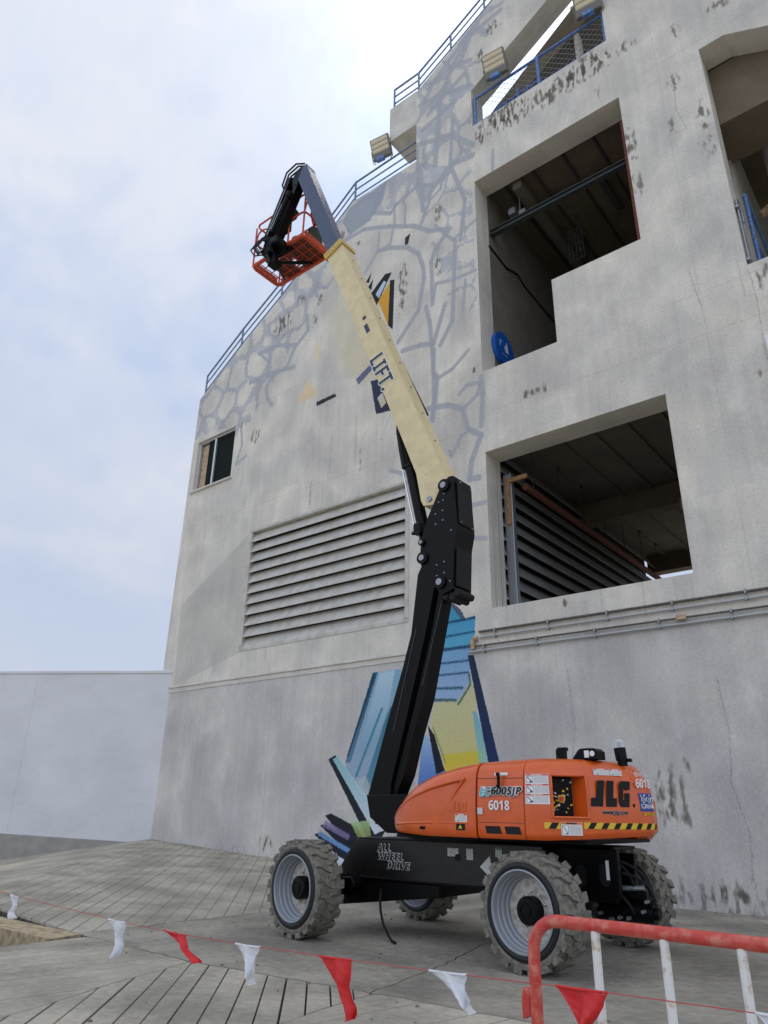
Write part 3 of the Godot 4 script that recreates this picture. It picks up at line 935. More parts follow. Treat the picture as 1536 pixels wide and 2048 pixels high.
# ---------------------------------------------------------------- materials
func make_materials() -> void:
	var n1 := seamless(512, 0.02, 4, 41)
	var n2 := seamless(512, 0.06, 3, 42)
	var n3 := seamless(512, 0.012, 5, 43)
	var b1 := seamless(512, 0.05, 4, 44)
	b1.bump_map_to_normal_map(3.0)
	T.bump = ImageTexture.create_from_image(b1)
	T.grime = tone_texture(n1, c8(205, 200, 190), c8(255, 255, 255), 0.25, 0.6)
	T.soft = tone_texture(n3, c8(243, 242, 240), c8(255, 255, 255), 0.3, 0.7)
	T.grain = tone_texture(n2, c8(243, 243, 242), c8(255, 255, 255), 0.2, 0.75)
	T.pit = tone_texture(seamless(512, 0.09, 3, 53), c8(196, 195, 192), c8(255, 255, 255), 0.22, 0.5)
	T.rust = tone_texture(seamless(512, 0.03, 5, 45), c8(150, 96, 66), c8(255, 255, 255), 0.26, 0.38)
	T.redwear = tone_texture(seamless(512, 0.014, 5, 46), c8(206, 128, 108), c8(194, 64, 56), 0.28, 0.55)
	T.whitewear = tone_texture(seamless(512, 0.02, 5, 47), c8(196, 178, 152), c8(226, 226, 222), 0.2, 0.34)
	T.tyre = tone_texture(n1, c8(134, 129, 116), c8(100, 98, 91), 0.3, 0.7)
	T.slat = tone_texture(seamless(512, 0.016, 4, 48), c8(180, 175, 164), c8(198, 195, 187), 0.2, 0.6)
	T.plaster = tone_texture(seamless(1024, 0.006, 5, 49), c8(196, 193, 184), c8(218, 214, 205), 0.2, 0.8)
	T.pale = tone_texture(seamless(512, 0.008, 5, 50), c8(206, 207, 209), c8(222, 223, 225), 0.2, 0.8)
	# paving: mottled grey with darker worn and oily patches
	var pv := seamless(1024, 0.0045, 6, 51)
	var pv2 := seamless(1024, 0.05, 3, 52).get_data()
	var pd := pv.get_data()
	for i in pd.size():
		pd[i] = clampi(int(pd[i] * 0.72 + pv2[i] * 0.28), 0, 255)
	var pim := Image.create_from_data(1024, 1024, false, Image.FORMAT_L8, pd)
	T.paving = tone_texture(pim, c8(128, 123, 112), c8(174, 167, 153), 0.22, 0.72)
	T.paving2 = tone_texture(pim, c8(150, 144, 130), c8(196, 188, 170), 0.22, 0.72)

	M.facade = mat(Color.WHITE, 0.88)
	M.facade.albedo_texture = T.facade
	M.facade.normal_enabled = true
	M.facade.normal_texture = T.facade_n
	M.facade.normal_scale = 0.2
	M.facade.detail_enabled = true
	M.facade.detail_blend_mode = BaseMaterial3D.BLEND_MODE_MUL
	M.facade.detail_albedo = T.grain
	M.facade.detail_uv_layer = BaseMaterial3D.DETAIL_UV_2
	M.facade.uv2_triplanar = true
	M.facade.uv2_world_triplanar = true
	M.facade.uv2_scale = Vector3.ONE * 0.6
	M.plaster = grimy(Color.WHITE, 0.9, 0.0, T.plaster, 0.22, 0.25)
	M.pale_wall = grimy(Color.WHITE, 0.9, 0.0, T.pale, 0.12, 0.2)
	M.damp = grimy(c8(188, 188, 189), 0.9, 0.0, T.plaster, 0.5, 0.3)
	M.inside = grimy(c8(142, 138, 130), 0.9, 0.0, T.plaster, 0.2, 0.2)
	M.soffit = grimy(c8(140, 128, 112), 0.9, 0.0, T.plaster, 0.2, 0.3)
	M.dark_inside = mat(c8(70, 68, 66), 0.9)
	M.slat = grimy(Color.WHITE, 0.55, 0.0, T.slat, 0.35)
	M.inner_slat = grimy(c8(190, 196, 204), 0.5, 0.0, T.slat, 0.35)
	M.aluminium = mat(c8(200, 202, 204), 0.4, 0.6)
	M.glass = mat(c8(14, 24, 18), 0.4)
	M.glass.metallic_specular = 0.15
	M.board = grimy(c8(196, 172, 142), 0.8, 0.0, T.grime, 0.8)
	M.blue = grimy(c8(92, 132, 196), 0.5, 0.0, T.grime, 0.9)
	M.blue_grey = grimy(c8(118, 140, 172), 0.5, 0.0, T.grime, 0.9)
	M.steel = mat(c8(150, 154, 158), 0.4, 0.7)
	M.conduit = mat(c8(176, 178, 178), 0.42, 0.5)
	M.dark_conduit = grimy(c8(104, 98, 92), 0.6, 0.2, T.grime, 1.0)
	M.beam = mat(c8(58, 64, 66), 0.6)
	M.rust = grimy(c8(122, 70, 56), 0.85, 0.0, T.grime, 1.4)
	M.wood = grimy(c8(164, 124, 84), 0.8, 0.0, T.grime, 1.1)
	M.paving = grimy(Color.WHITE, 0.93, 0.0, T.paving, 0.16, 0.5)
	M.grooved = grimy(Color.WHITE, 0.93, 0.0, T.paving2, 0.2, 0.5)
	M.open_ground = grimy(c8(168, 164, 154), 0.95, 0.0, T.grime, 0.1)
	M.grit = grimy(c8(132, 126, 112), 0.95, 0.0, T.grime, 3.0)
	M.bed = grimy(c8(80, 76, 69), 0.95, 0.0, T.grime, 1.0)
	for m in [M.paving, M.grooved]:
		m.detail_enabled = true
		m.detail_blend_mode = BaseMaterial3D.BLEND_MODE_MUL
		m.detail_albedo = T.pit
		m.detail_uv_layer = BaseMaterial3D.DETAIL_UV_2
		m.uv2_triplanar = true
		m.uv2_world_triplanar = true
		m.uv2_scale = Vector3.ONE * 2.3
	M.kerb = grimy(c8(190, 172, 140), 0.9, 0.0, T.grime, 0.7, 0.4)
	M.mossy = grimy(c8(96, 98, 78), 0.95, 0.0, T.rust, 1.2, 0.6)
	# the machine
	M.orange = grimy(c8(220, 92, 20), 0.34, 0.0, T.soft, 0.8)
	M.orange.clearcoat_enabled = true
	M.orange.clearcoat = 0.45
	M.orange.clearcoat_roughness = 0.08
	M.orange_frame = grimy(c8(222, 84, 44), 0.45, 0.0, T.grime, 1.5)
	M.black = mat(c8(10, 10, 11), 0.4)
	M.black.metallic_specular = 0.28
	M.black_flat = mat(c8(8, 8, 9), 0.75)
	M.chassis = grimy(c8(22, 21, 20), 0.3, 0.0, T.grime, 0.9)
	M.cream = grimy(c8(226, 209, 162), 0.42, 0.0, T.soft, 0.6)
	M.yellow_worn = grimy(c8(206, 178, 96), 0.6, 0.0, T.rust, 2.2)
	M.fly = grimy(c8(66, 80, 108), 0.5, 0.0, T.soft, 0.5)
	M.tyre = grimy(Color.WHITE, 0.92, 0.0, T.tyre, 1.6, 0.3)
	M.rubber = mat(c8(17, 17, 18), 0.55)
	M.rim = mat(c8(150, 155, 162), 0.5, 0.2)
	M.disc = grimy(c8(198, 196, 188), 0.6, 0.0, T.grime, 1.5)
	M.chrome = mat(c8(210, 212, 214), 0.15, 1.0)
	M.white = mat(c8(232, 232, 230), 0.5)
	M.hazard = mat(c8(226, 186, 40), 0.45)
	M.navy = mat(c8(40, 50, 70), 0.45)
	M.cyan = mat(c8(96, 190, 206), 0.45)
	M.sign_blue = mat(c8(22, 88, 178), 0.4)
	M.deep_blue = mat(c8(26, 66, 150), 0.45)
	M.red_button = mat(c8(196, 30, 30), 0.3)
	M.clear = mat(Color(0.92, 0.95, 0.97, 0.28), 0.05)
	M.clear.transparency = BaseMaterial3D.TRANSPARENCY_ALPHA
	M.lamp_face = mat(c8(222, 208, 170), 0.25)
	M.lamp_body = mat(c8(124, 122, 114), 0.5, 0.2)
	M.barrier_red = grimy(Color.WHITE, 0.42, 0.0, T.redwear, 2.6, 0.2)
	M.barrier_white = grimy(Color.WHITE, 0.6, 0.0, T.whitewear, 2.2, 0.2)
	M.flag_red = mat(c8(214, 40, 42), 0.5)
	M.flag_red.backlight_enabled = true
	M.flag_red.backlight = c8(120, 20, 20)
	M.flag_white = mat(c8(226, 228, 232), 0.5)
	M.flag_white.backlight_enabled = true
	M.flag_white.backlight = c8(120, 122, 126)
	M.string = mat(c8(186, 78, 70), 0.7)


# ---------------------------------------------------------------- sky
func sky_texture() -> ImageTexture:
	var w := 640
	var h := 320
	var f := FastNoiseLite.new()
	f.seed = 77
	f.noise_type = FastNoiseLite.TYPE_SIMPLEX_SMOOTH
	f.frequency = 1.1
	f.fractal_octaves = 5
	f.domain_warp_enabled = true
	f.domain_warp_amplitude = 0.5
	f.domain_warp_frequency = 1.2
	var sun := Vector3(-0.218, 0.816, -0.536).normalized()
	var im := Image.create(w, h, false, Image.FORMAT_RGBF)
	for y in h:
		var el := PI * 0.5 - PI * (y + 0.5) / h
		for x in w:
			var az := TAU * (x + 0.5) / w
			var v := Vector3(sin(az) * cos(el), sin(el), -cos(az) * cos(el))
			var n := f.get_noise_3d(v.x * 1.2, v.y * 2.4, v.z * 1.2)
			var n2 := f.get_noise_3d(v.x * 3.1 + 9.0, v.y * 5.0, v.z * 3.1)
			var e := maxf(v.y, 0.0)
			var cloud := smoothstep(-0.6, 0.75, n * 0.85 + n2 * 0.05 + 0.55 * (e - 0.45))
			# thin blue veil between soft white cloud, paler towards the horizon, brighter overhead
			var blue := Color(0.72, 0.795, 0.93).lerp(Color(0.90, 0.925, 0.97), pow(1.0 - e, 3.2)).srgb_to_linear()
			var white := Color(0.915, 0.925, 0.955).srgb_to_linear()
			var c := blue.lerp(white, cloud)
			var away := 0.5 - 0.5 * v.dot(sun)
			var k := 0.80 + 0.28 * e + 1.05 * smoothstep(0.25, 0.75, away) * smoothstep(-0.05, 0.5, e)  # last term: extra brightness added opposite the sun to light the shaded wall
			k += 0.9 * pow(maxf(v.dot(sun), 0.0), 40.0)
			c = Color(c.r * k, c.g * k, c.b * k)
			if v.y < 0.0:
				c = Color(0.35, 0.35, 0.35)
			im.set_pixel(x, y, c)
	return ImageTexture.create_from_image(im)


# ---------------------------------------------------------------- ground
func slab(mb: MB, poly: PackedVector2Array, thick: float, plane := Vector3.ZERO, bev := 0.004) -> void:
	# plane: y = plane.x + plane.y * x + plane.z * z
	var xf := Transform3D(Basis(Vector3(1, plane.y, 0), Vector3(0, plane.z, 1), Vector3(0, 1, 0)), Vector3(0, plane.x, 0))
	mb.prism(Array(poly), -thick, 0.0, xf, bev)


func grooved(outline: PackedVector2Array, dir: Vector2, pitch: float, gap: float, plane := Vector3.ZERO) -> MB:
	# concrete cut by parallel grooves: one strip between each two
	var mb := MB.new()
	var d := dir.normalized()
	var nn := Vector2(-d.y, d.x)
	var lo := 1e9
	var hi := -1e9
	for p in outline:
		lo = minf(lo, p.dot(nn))
		hi = maxf(hi, p.dot(nn))
	var k := lo - 0.05
	while k < hi:
		var w := pitch * rng.randf_range(0.93, 1.07)
		var a := k + gap * 0.5 * rng.randf_range(0.7, 1.2)
		var b := k + w - gap * 0.5 * rng.randf_range(0.7, 1.2)
		k += w
		var band := PackedVector2Array([d * -60.0 + nn * a, d * 60.0 + nn * a, d * 60.0 + nn * b, d * -60.0 + nn * b])
		for q in Geometry2D.intersect_polygons(outline, band):
			if q.size() >= 3:
				slab(mb, q, 0.03, plane, 0.003)
	return mb


func ragged(pts: Array, step: float, amp: float, sd: int) -> PackedVector2Array:
	# an open line with a broken edge
	var r := RandomNumberGenerator.new()
	r.seed = sd
	var o := PackedVector2Array()
	for i in pts.size() - 1:
		var a: Vector2 = pts[i]
		var b: Vector2 = pts[i + 1]
		var n := maxi(int(a.distance_to(b) / step), 1)
		var nn := (b - a).normalized().orthogonal()
		for j in n:
			o.append(a.lerp(b, float(j) / n) + nn * r.randf_range(-amp, amp))
	o.append(pts[pts.size() - 1])
	return o


func shifted(l: PackedVector2Array, by: Vector2) -> PackedVector2Array:
	var o := PackedVector2Array()
	for p in l:
		o.append(p + by)
	return o


func rev(l: PackedVector2Array) -> PackedVector2Array:
	var o := l.duplicate()
	o.reverse()
	return o


func build_ground() -> void:
	var g := MB.new()
	g.quad(Vector3(-600, -0.32, -600), Vector3(600, -0.32, -600), Vector3(600, -0.32, 600), Vector3(-600, -0.32, 600), Vector3.UP)
	structure("ground", g, M.open_ground)
	# level paving beside the wall, broken by one wandering crack
	var front := ragged([Vector2(-4.22, 7.27), Vector2(-2.2, 7.35), Vector2(-0.2, 7.13), Vector2(0.95, 7.06), Vector2(9.0, 6.6)], 0.09, 0.012, 3)
	var crack := ragged([Vector2(-1.3, 0.0), Vector2(-1.15, 2.2), Vector2(-0.93, 4.8), Vector2(-0.62, 5.9), Vector2(-0.4, 7.16)], 0.12, 0.02, 4)
	var yard := PackedVector2Array([Vector2(-4.22, 0.0)])
	yard.append_array(PackedVector2Array([Vector2(9.0, 0.0)]))
	yard.append_array(rev(front))
	var left := PackedVector2Array([Vector2(-4.22, -0.0)])
	left.append_array(crack)
	for p in rev(front):
		if p.x < -0.42:
			left.append(p)
	var right := PackedVector2Array([Vector2(9.0, 0.0)])
	for p in front:
		if p.x > -0.39:
			right.insert(1, p)
	right.append_array(rev(shifted(crack, Vector2(0.016, 0))))
	var p1 := MB.new()
	slab(p1, left, 0.3, Vector3.ZERO, 0.0)
	structure("pavement", p1, M.paving)
	var p2 := MB.new()
	slab(p2, right, 0.3, Vector3.ZERO, 0.0)
	structure("pavement", p2, M.paving)
	var bed := MB.new()
	bed.quad(Vector3(-4.0, -0.03, 8.6), Vector3(9, -0.03, 8.6), Vector3(9, -0.03, 16), Vector3(-4.0, -0.03, 16), Vector3.UP)
	bed.quad(Vector3(-4.0, -0.03, 7.2), Vector3(9, -0.03, 6.4), Vector3(9, -0.03, 8.6), Vector3(-4.0, -0.03, 8.6), Vector3.UP)
	bed.quad(Vector3(-20.0, -0.03, 8.12), Vector3(-4.0, -0.03, 8.12), Vector3(-4.0, -0.03, 16), Vector3(-20.0, -0.03, 16), Vector3.UP)
	structure("groove_bed", bed, M.bed)
	# the sloping ramp to the left, cut by diagonal grooves
	var up := Vector3(-0.05 * 4.235, -0.05, 0.0)
	var side := Vector3(1.6941, 0.08889, -0.13093)
	var under := Vector3(-0.028, 0, 0)
	var rb := MB.new()
	slab(rb, PackedVector2Array([Vector2(-4.235, 0.0), Vector2(-4.235, 7.26), Vector2(-6.88, 7.26), Vector2(-13.72, 0.0)]), 0.9, up + under, 0.0)
	structure("ramp_base", rb, M.bed)
	rb = MB.new()
	slab(rb, PackedVector2Array([Vector2(-13.72, 0.0), Vector2(-6.88, 7.26), Vector2(-27.0, 7.26)]), 0.9, side + under, 0.0)
	structure("ramp_base", rb, M.bed)
	var edge := ragged([Vector2(-4.235, 7.26), Vector2(-4.24, 4.5), Vector2(-4.235, 0.0)], 0.1, 0.008, 6)
	var outl := PackedVector2Array([Vector2(-13.72, 0.0), Vector2(-6.88, 7.26)])
	outl.append_array(edge)
	var r1 := grooved(outl, Vector2(-1, -1.0), 0.205, 0.008, up)
	structure("ramp", r1, M.grooved)
	structure("ramp", grooved(PackedVector2Array([Vector2(-13.72, 0.0), Vector2(-6.88, 7.26), Vector2(-27.0, 7.26)]), Vector2(-1, -1.0), 0.205, 0.006, side), M.grooved)
	# kerb and open drain along the foot of the ramp
	var kb := MB.new()
	kb.prism(Array(ragged([Vector2(-20, 7.30), Vector2(-4.10, 7.30), Vector2(-4.02, 7.68), Vector2(-20, 7.72)], 0.3, 0.006, 8)), -0.3, 0.012, Transform3D(Basis(Vector3(1, 0, 0), Vector3(0, 0, 1), Vector3(0, 1, 0)), Vector3.ZERO), 0.01)
	structure("drain_kerb", kb, M.kerb)
	var dr := MB.new()
	dr.box(Vector3(-12.0, -0.2, 8.125), Vector3(15.9, 0.38, 0.03))
	dr.box(Vector3(-4.0, -0.2, 7.9), Vector3(0.03, 0.38, 0.42))
	structure("drain_wall", dr, M.mossy)
	# herringbone panels in front
	var div1 := [Vector2(-2.22, 7.38), Vector2(-1.96, 8.25), Vector2(-1.68, 8.96), Vector2(-1.2, 10.6), Vector2(0.2, 15.5)]
	var div2 := [Vector2(-0.36, 7.18), Vector2(-0.32, 7.77), Vector2(-0.26, 8.13), Vector2(0.25, 10.6), Vector2(1.6, 15.5)]
	var f2 := shifted(front, Vector2(0, 0.018))
	var a := PackedVector2Array([Vector2(-3.98, 7.34)])
	for p in f2:
		if p.x > -3.9 and p.x < -2.24:
			a.append(p)
	for p in div1:
		a.append(p + Vector2(-0.008, 0))
	a.append_array(PackedVector2Array([Vector2(-20, 15.5), Vector2(-20, 8.14), Vector2(-3.98, 8.14)]))
	structure("grooved_paving", grooved(a, Vector2(0.2, -1.12), 0.205, 0.010), M.grooved)
	var b := PackedVector2Array()
	for p in f2:
		if p.x > -2.2 and p.x < -0.38:
			b.append(p)
	for p in div2:
		b.append(p + Vector2(-0.006, 0.02))
	for k in div1.size():
		b.append(div1[div1.size() - 1 - k] + Vector2(0.006, 0))
	structure("grooved_paving", grooved(b, Vector2(1.1, 1.15), 0.165, 0.014), M.grooved)
	var c := PackedVector2Array()
	for p in f2:
		if p.x > -0.33:
			c.append(p)
	c.append_array(PackedVector2Array([Vector2(9.0, 15.5)]))
	for k in div2.size():
		c.append(div2[div2.size() - 1 - k] + Vector2(0.008, 0.02))
	structure("grooved_paving", grooved(c, Vector2(0.2, -1.12), 0.215, 0.009), M.grooved)


func build_litter() -> void:
	# grit and small stones gathered along the wall foot and the joints
	var mb := MB.new()
	var r := RandomNumberGenerator.new()
	r.seed = 99
	for k in 420:
		var x := r.randf_range(-13.0, 6.0)
		var z := absf(r.randfn(0.0, 0.22)) + 0.03
		if k % 3 == 0:
			x = r.randf_range(-4.0, 5.0)
			z = r.randf_range(0.4, 9.6)
		var y := maxf(0.05 * (-4.235 - x), 0.0)
		var q := r.randf_range(0.006, 0.02)
		mb.box(Vector3(x, y + q * 0.3, z), Vector3(q, q * 0.7, q * r.randf_range(0.7, 1.6)), q * 0.2, Basis(Vector3.UP, r.randf() * 6.0))
	var o := part("grit", mb, M.grit, null, "stuff")
	o.set_meta("label", "loose grit and small stones scattered along the foot of the wall")
	o.set_meta("category", "grit")
	# a pale repaired patch beside the wall at the right
	var pt := MB.new()
	pt.prism(Array(ragged([Vector2(0.6, 0.5), Vector2(1.6, 0.35), Vector2(3.2, 0.4), Vector2(3.3, 1.2), Vector2(2.0, 1.6), Vector2(0.9, 1.1)], 0.2, 0.06, 15)), -0.02, 0.005, Transform3D(Basis(Vector3(1, 0, 0), Vector3(0, 0, 1), Vector3(0, 1, 0)), Vector3.ZERO))
	structure("pavement_patch", pt, M.grooved)


# ---------------------------------------------------------------- the grandstand
const ROOF := [[-14.2, 13.65, -12.48, 14.85], [-12.48, 14.85, -10.72, 15.95], [-10.72, 15.95, -8.2, 17.74], [-8.2, 17.74, -7.72, 18.15], [-7.72, 18.15, -5.32, 18.15], [-5.32, 20.95, -2.98, 22.27], [-2.98, 22.27, 6.2, 27.4]]
# openings: x0, x1, sill at each end, head at each end
const HOLES := [[-3.47, 0.345, 4.92, 4.92, 8.345, 8.345], [-3.47, -1.64, 10.37, 10.37, 16.115, 16.115], [-1.64, 0.335, 12.0, 12.0, 16.115, 16.115], [-3.47, 0.25, 18.1, 18.1, 19.45, 21.72],
	[2.07, 2.57, 10.38, 10.38, 16.13, 16.13], [2.57, 3.34, 10.38, 10.38, 16.13, 15.7], [3.34, 6.2, 10.38, 10.38, 15.7, 14.1], [-11.0, -5.5, 4.93, 4.93, 8.29, 8.29], [-13.95, -12.14, 10.25, 10.25, 11.96, 11.96]]


func roof_at(s: float, from_right: bool) -> float:
	for r in ROOF:
		if (s > r[0] + 0.0001 or (from_right and absf(s - r[0]) < 0.0001)) and (s < r[2] - 0.0001 or (not from_right and absf(s - r[2]) < 0.0001)):
			return lerpf(r[1], r[3], (s - r[0]) / (r[2] - r[0]))
	return 20.0


func facade_mesh() -> MB:
	var mb := MB.new()
	var brk := []
	for r in ROOF:
		for k in [0, 2]:
			if not brk.has(r[k]):
				brk.append(r[k])
	for h in HOLES:
		for k in [0, 1]:
			if not brk.has(h[k]):
				brk.append(h[k])
	brk.sort()
	for i in brk.size() - 1:
		var s0: float = brk[i]
		var s1: float = brk[i + 1]
		var hs := []
		for h in HOLES:
			if h[0] <= s0 + 0.001 and h[1] >= s1 - 0.001:
				var t0: float = (s0 - h[0]) / (h[1] - h[0])
				var t1: float = (s1 - h[0]) / (h[1] - h[0])
				hs.append([lerpf(h[2], h[3], t0), lerpf(h[2], h[3], t1), lerpf(h[4], h[5], t0), lerpf(h[4], h[5], t1)])
		hs.sort_custom(func(a, b): return a[0] < b[0])
		var y0 := -0.6
		var y1 := -0.6
		var spans := []
		for h in hs:
			spans.append([y0, y1, h[0], h[1]])
			y0 = h[2]
			y1 = h[3]
		spans.append([y0, y1, roof_at(s0, true), roof_at(s1, false)])
		for p in spans:
			for z in [0.0, -0.6]:
				mb.uquad(Vector3(s0, p[0], z), Vector3(s1, p[1], z), Vector3(s1, p[3], z), Vector3(s0, p[2], z), Vector3(0, 0, 1 if z == 0.0 else -1), fuv(s0, p[0]), fuv(s1, p[1]), fuv(s1, p[3]), fuv(s0, p[2]))
	# tops and the free ends
	for r in ROOF:
		_reveal(mb, Vector2(r[0], r[1]), Vector2(r[2], r[3]), 0.6, Vector3.UP)
	_reveal(mb, Vector2(-14.2, -0.6), Vector2(-14.2, 13.65), 0.6, Vector3.LEFT)
	_reveal(mb, Vector2(-5.32, 18.15), Vector2(-5.32, 20.95), 0.6, Vector3.LEFT)
	# jambs, sills and heads of the openings
	for k in HOLES.size():
		var h: Array = HOLES[k]
		_reveal(mb, Vector2(h[0], h[2]), Vector2(h[1], h[3]), 0.6, Vector3.UP)
		_reveal(mb, Vector2(h[0], h[4]), Vector2(h[1], h[5]), 0.6, Vector3.DOWN)
		if not k in [2, 5, 6]:
			_reveal(mb, Vector2(h[0], h[2]), Vector2(h[0], h[4]), 0.6, Vector3.RIGHT)
		if not k in [1, 4, 5]:
			_reveal(mb, Vector2(h[1], h[3]), Vector2(h[1], h[5]), 0.6, Vector3.LEFT)
	_reveal(mb, Vector2(-1.64, 10.37), Vector2(-1.64, 12.0), 0.6, Vector3.LEFT)
	return mb


func _reveal(mb: MB, a: Vector2, b: Vector2, depth: float, out: Vector3) -> void:
	# the returns wear the plain wall found right of the middle opening
	var l := a.distance_to(b)
	var u := fuv(0.8, 6.0)
	var du := Vector2(0.0, -minf(l, 7.0) * FPY / 2048.0)
	var dv := Vector2(depth * FPX / 2048.0, 0)
	mb.uquad(Vector3(a.x, a.y, 0), Vector3(b.x, b.y, 0), Vector3(b.x, b.y, -depth), Vector3(a.x, a.y, -depth), out, u, u + du, u + du + dv, u + dv)


func railing(o: Node3D, line: Array, height: float, rails: int, mats: Array, inward := 0.0) -> void:
	# posts at each point of line, round rails between them
	for i in line.size():
		var p: Vector3 = line[i]
		var mb := MB.new()
		mb.cyl(p + Vector3(0, -0.02, 0), p + Vector3(0, height, 0), 0.032, -1.0, 10)
		part("post", mb, mats[0], o)
	for k in rails:
		var y := height * (1.0 - float(k) / rails)
		var mb := MB.new()
		var pts := []
		for p in line:
			pts.append((p as Vector3) + Vector3(0, y, 0))
		for i in pts.size() - 1:
			mb.cyl(pts[i], pts[i + 1], 0.03 if k == 0 else 0.023, -1.0, 10)
		for i in pts.size():
			mb.ball(pts[i], 0.031 if k == 0 else 0.024, 4)
		part("rail", mb, mats[0], o)


func floodlight(at: Vector3, yaw: float, tilt: float, label: String, size := 0.62) -> Node3D:
	var o := thing("floodlight", label, "floodlight", at, "floodlights fixed along the railings")
	var b := Basis(Vector3.UP, yaw) * Basis(Vector3.RIGHT, tilt)
	var c := at + Vector3(0, 0.52 * size / 0.62, 0)
	var k := size / 0.62
	var mb := MB.new()
	mb.box(c, Vector3(0.62, 0.66, 0.10) * k, 0.012, b)
	for i in 9:
		mb.box(c + b * (Vector3(-0.26 + i * 0.065, 0.0, -0.09) * k), Vector3(0.012, 0.6, 0.09) * k, 0.0, b)
	mb.box(c + b * (Vector3(0, -0.24, 0.03) * k), Vector3(0.58, 0.17, 0.12) * k, 0.02, b)
	part("housing", mb, M.lamp_body, o)
	for i in 3:
		var f := MB.new()
		f.box(c + b * (Vector3(0, 0.24 - i * 0.145, 0.052) * k), Vector3(0.55, 0.105, 0.02) * k, 0.006, b)
		part("lens", f, M.lamp_face, o)
		var d := MB.new()
		for j in 13:
			d.box(c + b * (Vector3(-0.25 + j * 0.0417, 0.168 - i * 0.145, 0.052) * k), Vector3(0.024, 0.018, 0.02) * k, 0.0, b)
		part("led_row", d, M.white, o)
	for s in [-1.0, 1.0]:
		var br := MB.new()
		br.tube([c + b * (Vector3(s * 0.335, 0.0, 0.0) * k), c + b * (Vector3(s * 0.335, -0.36, 0.02) * k), c + b * (Vector3(s * 0.25, -0.42, 0.02) * k)], 0.013 * k, 6)
		part("bracket", br, M.lamp_body, o)
	var base := MB.new()
	base.box(at + Vector3(0, 0.08, 0) * k, Vector3(0.26, 0.14, 0.12) * k, 0.01, Basis(Vector3.UP, yaw))
	part("mounting_box", base, M.blue, o)
	return o


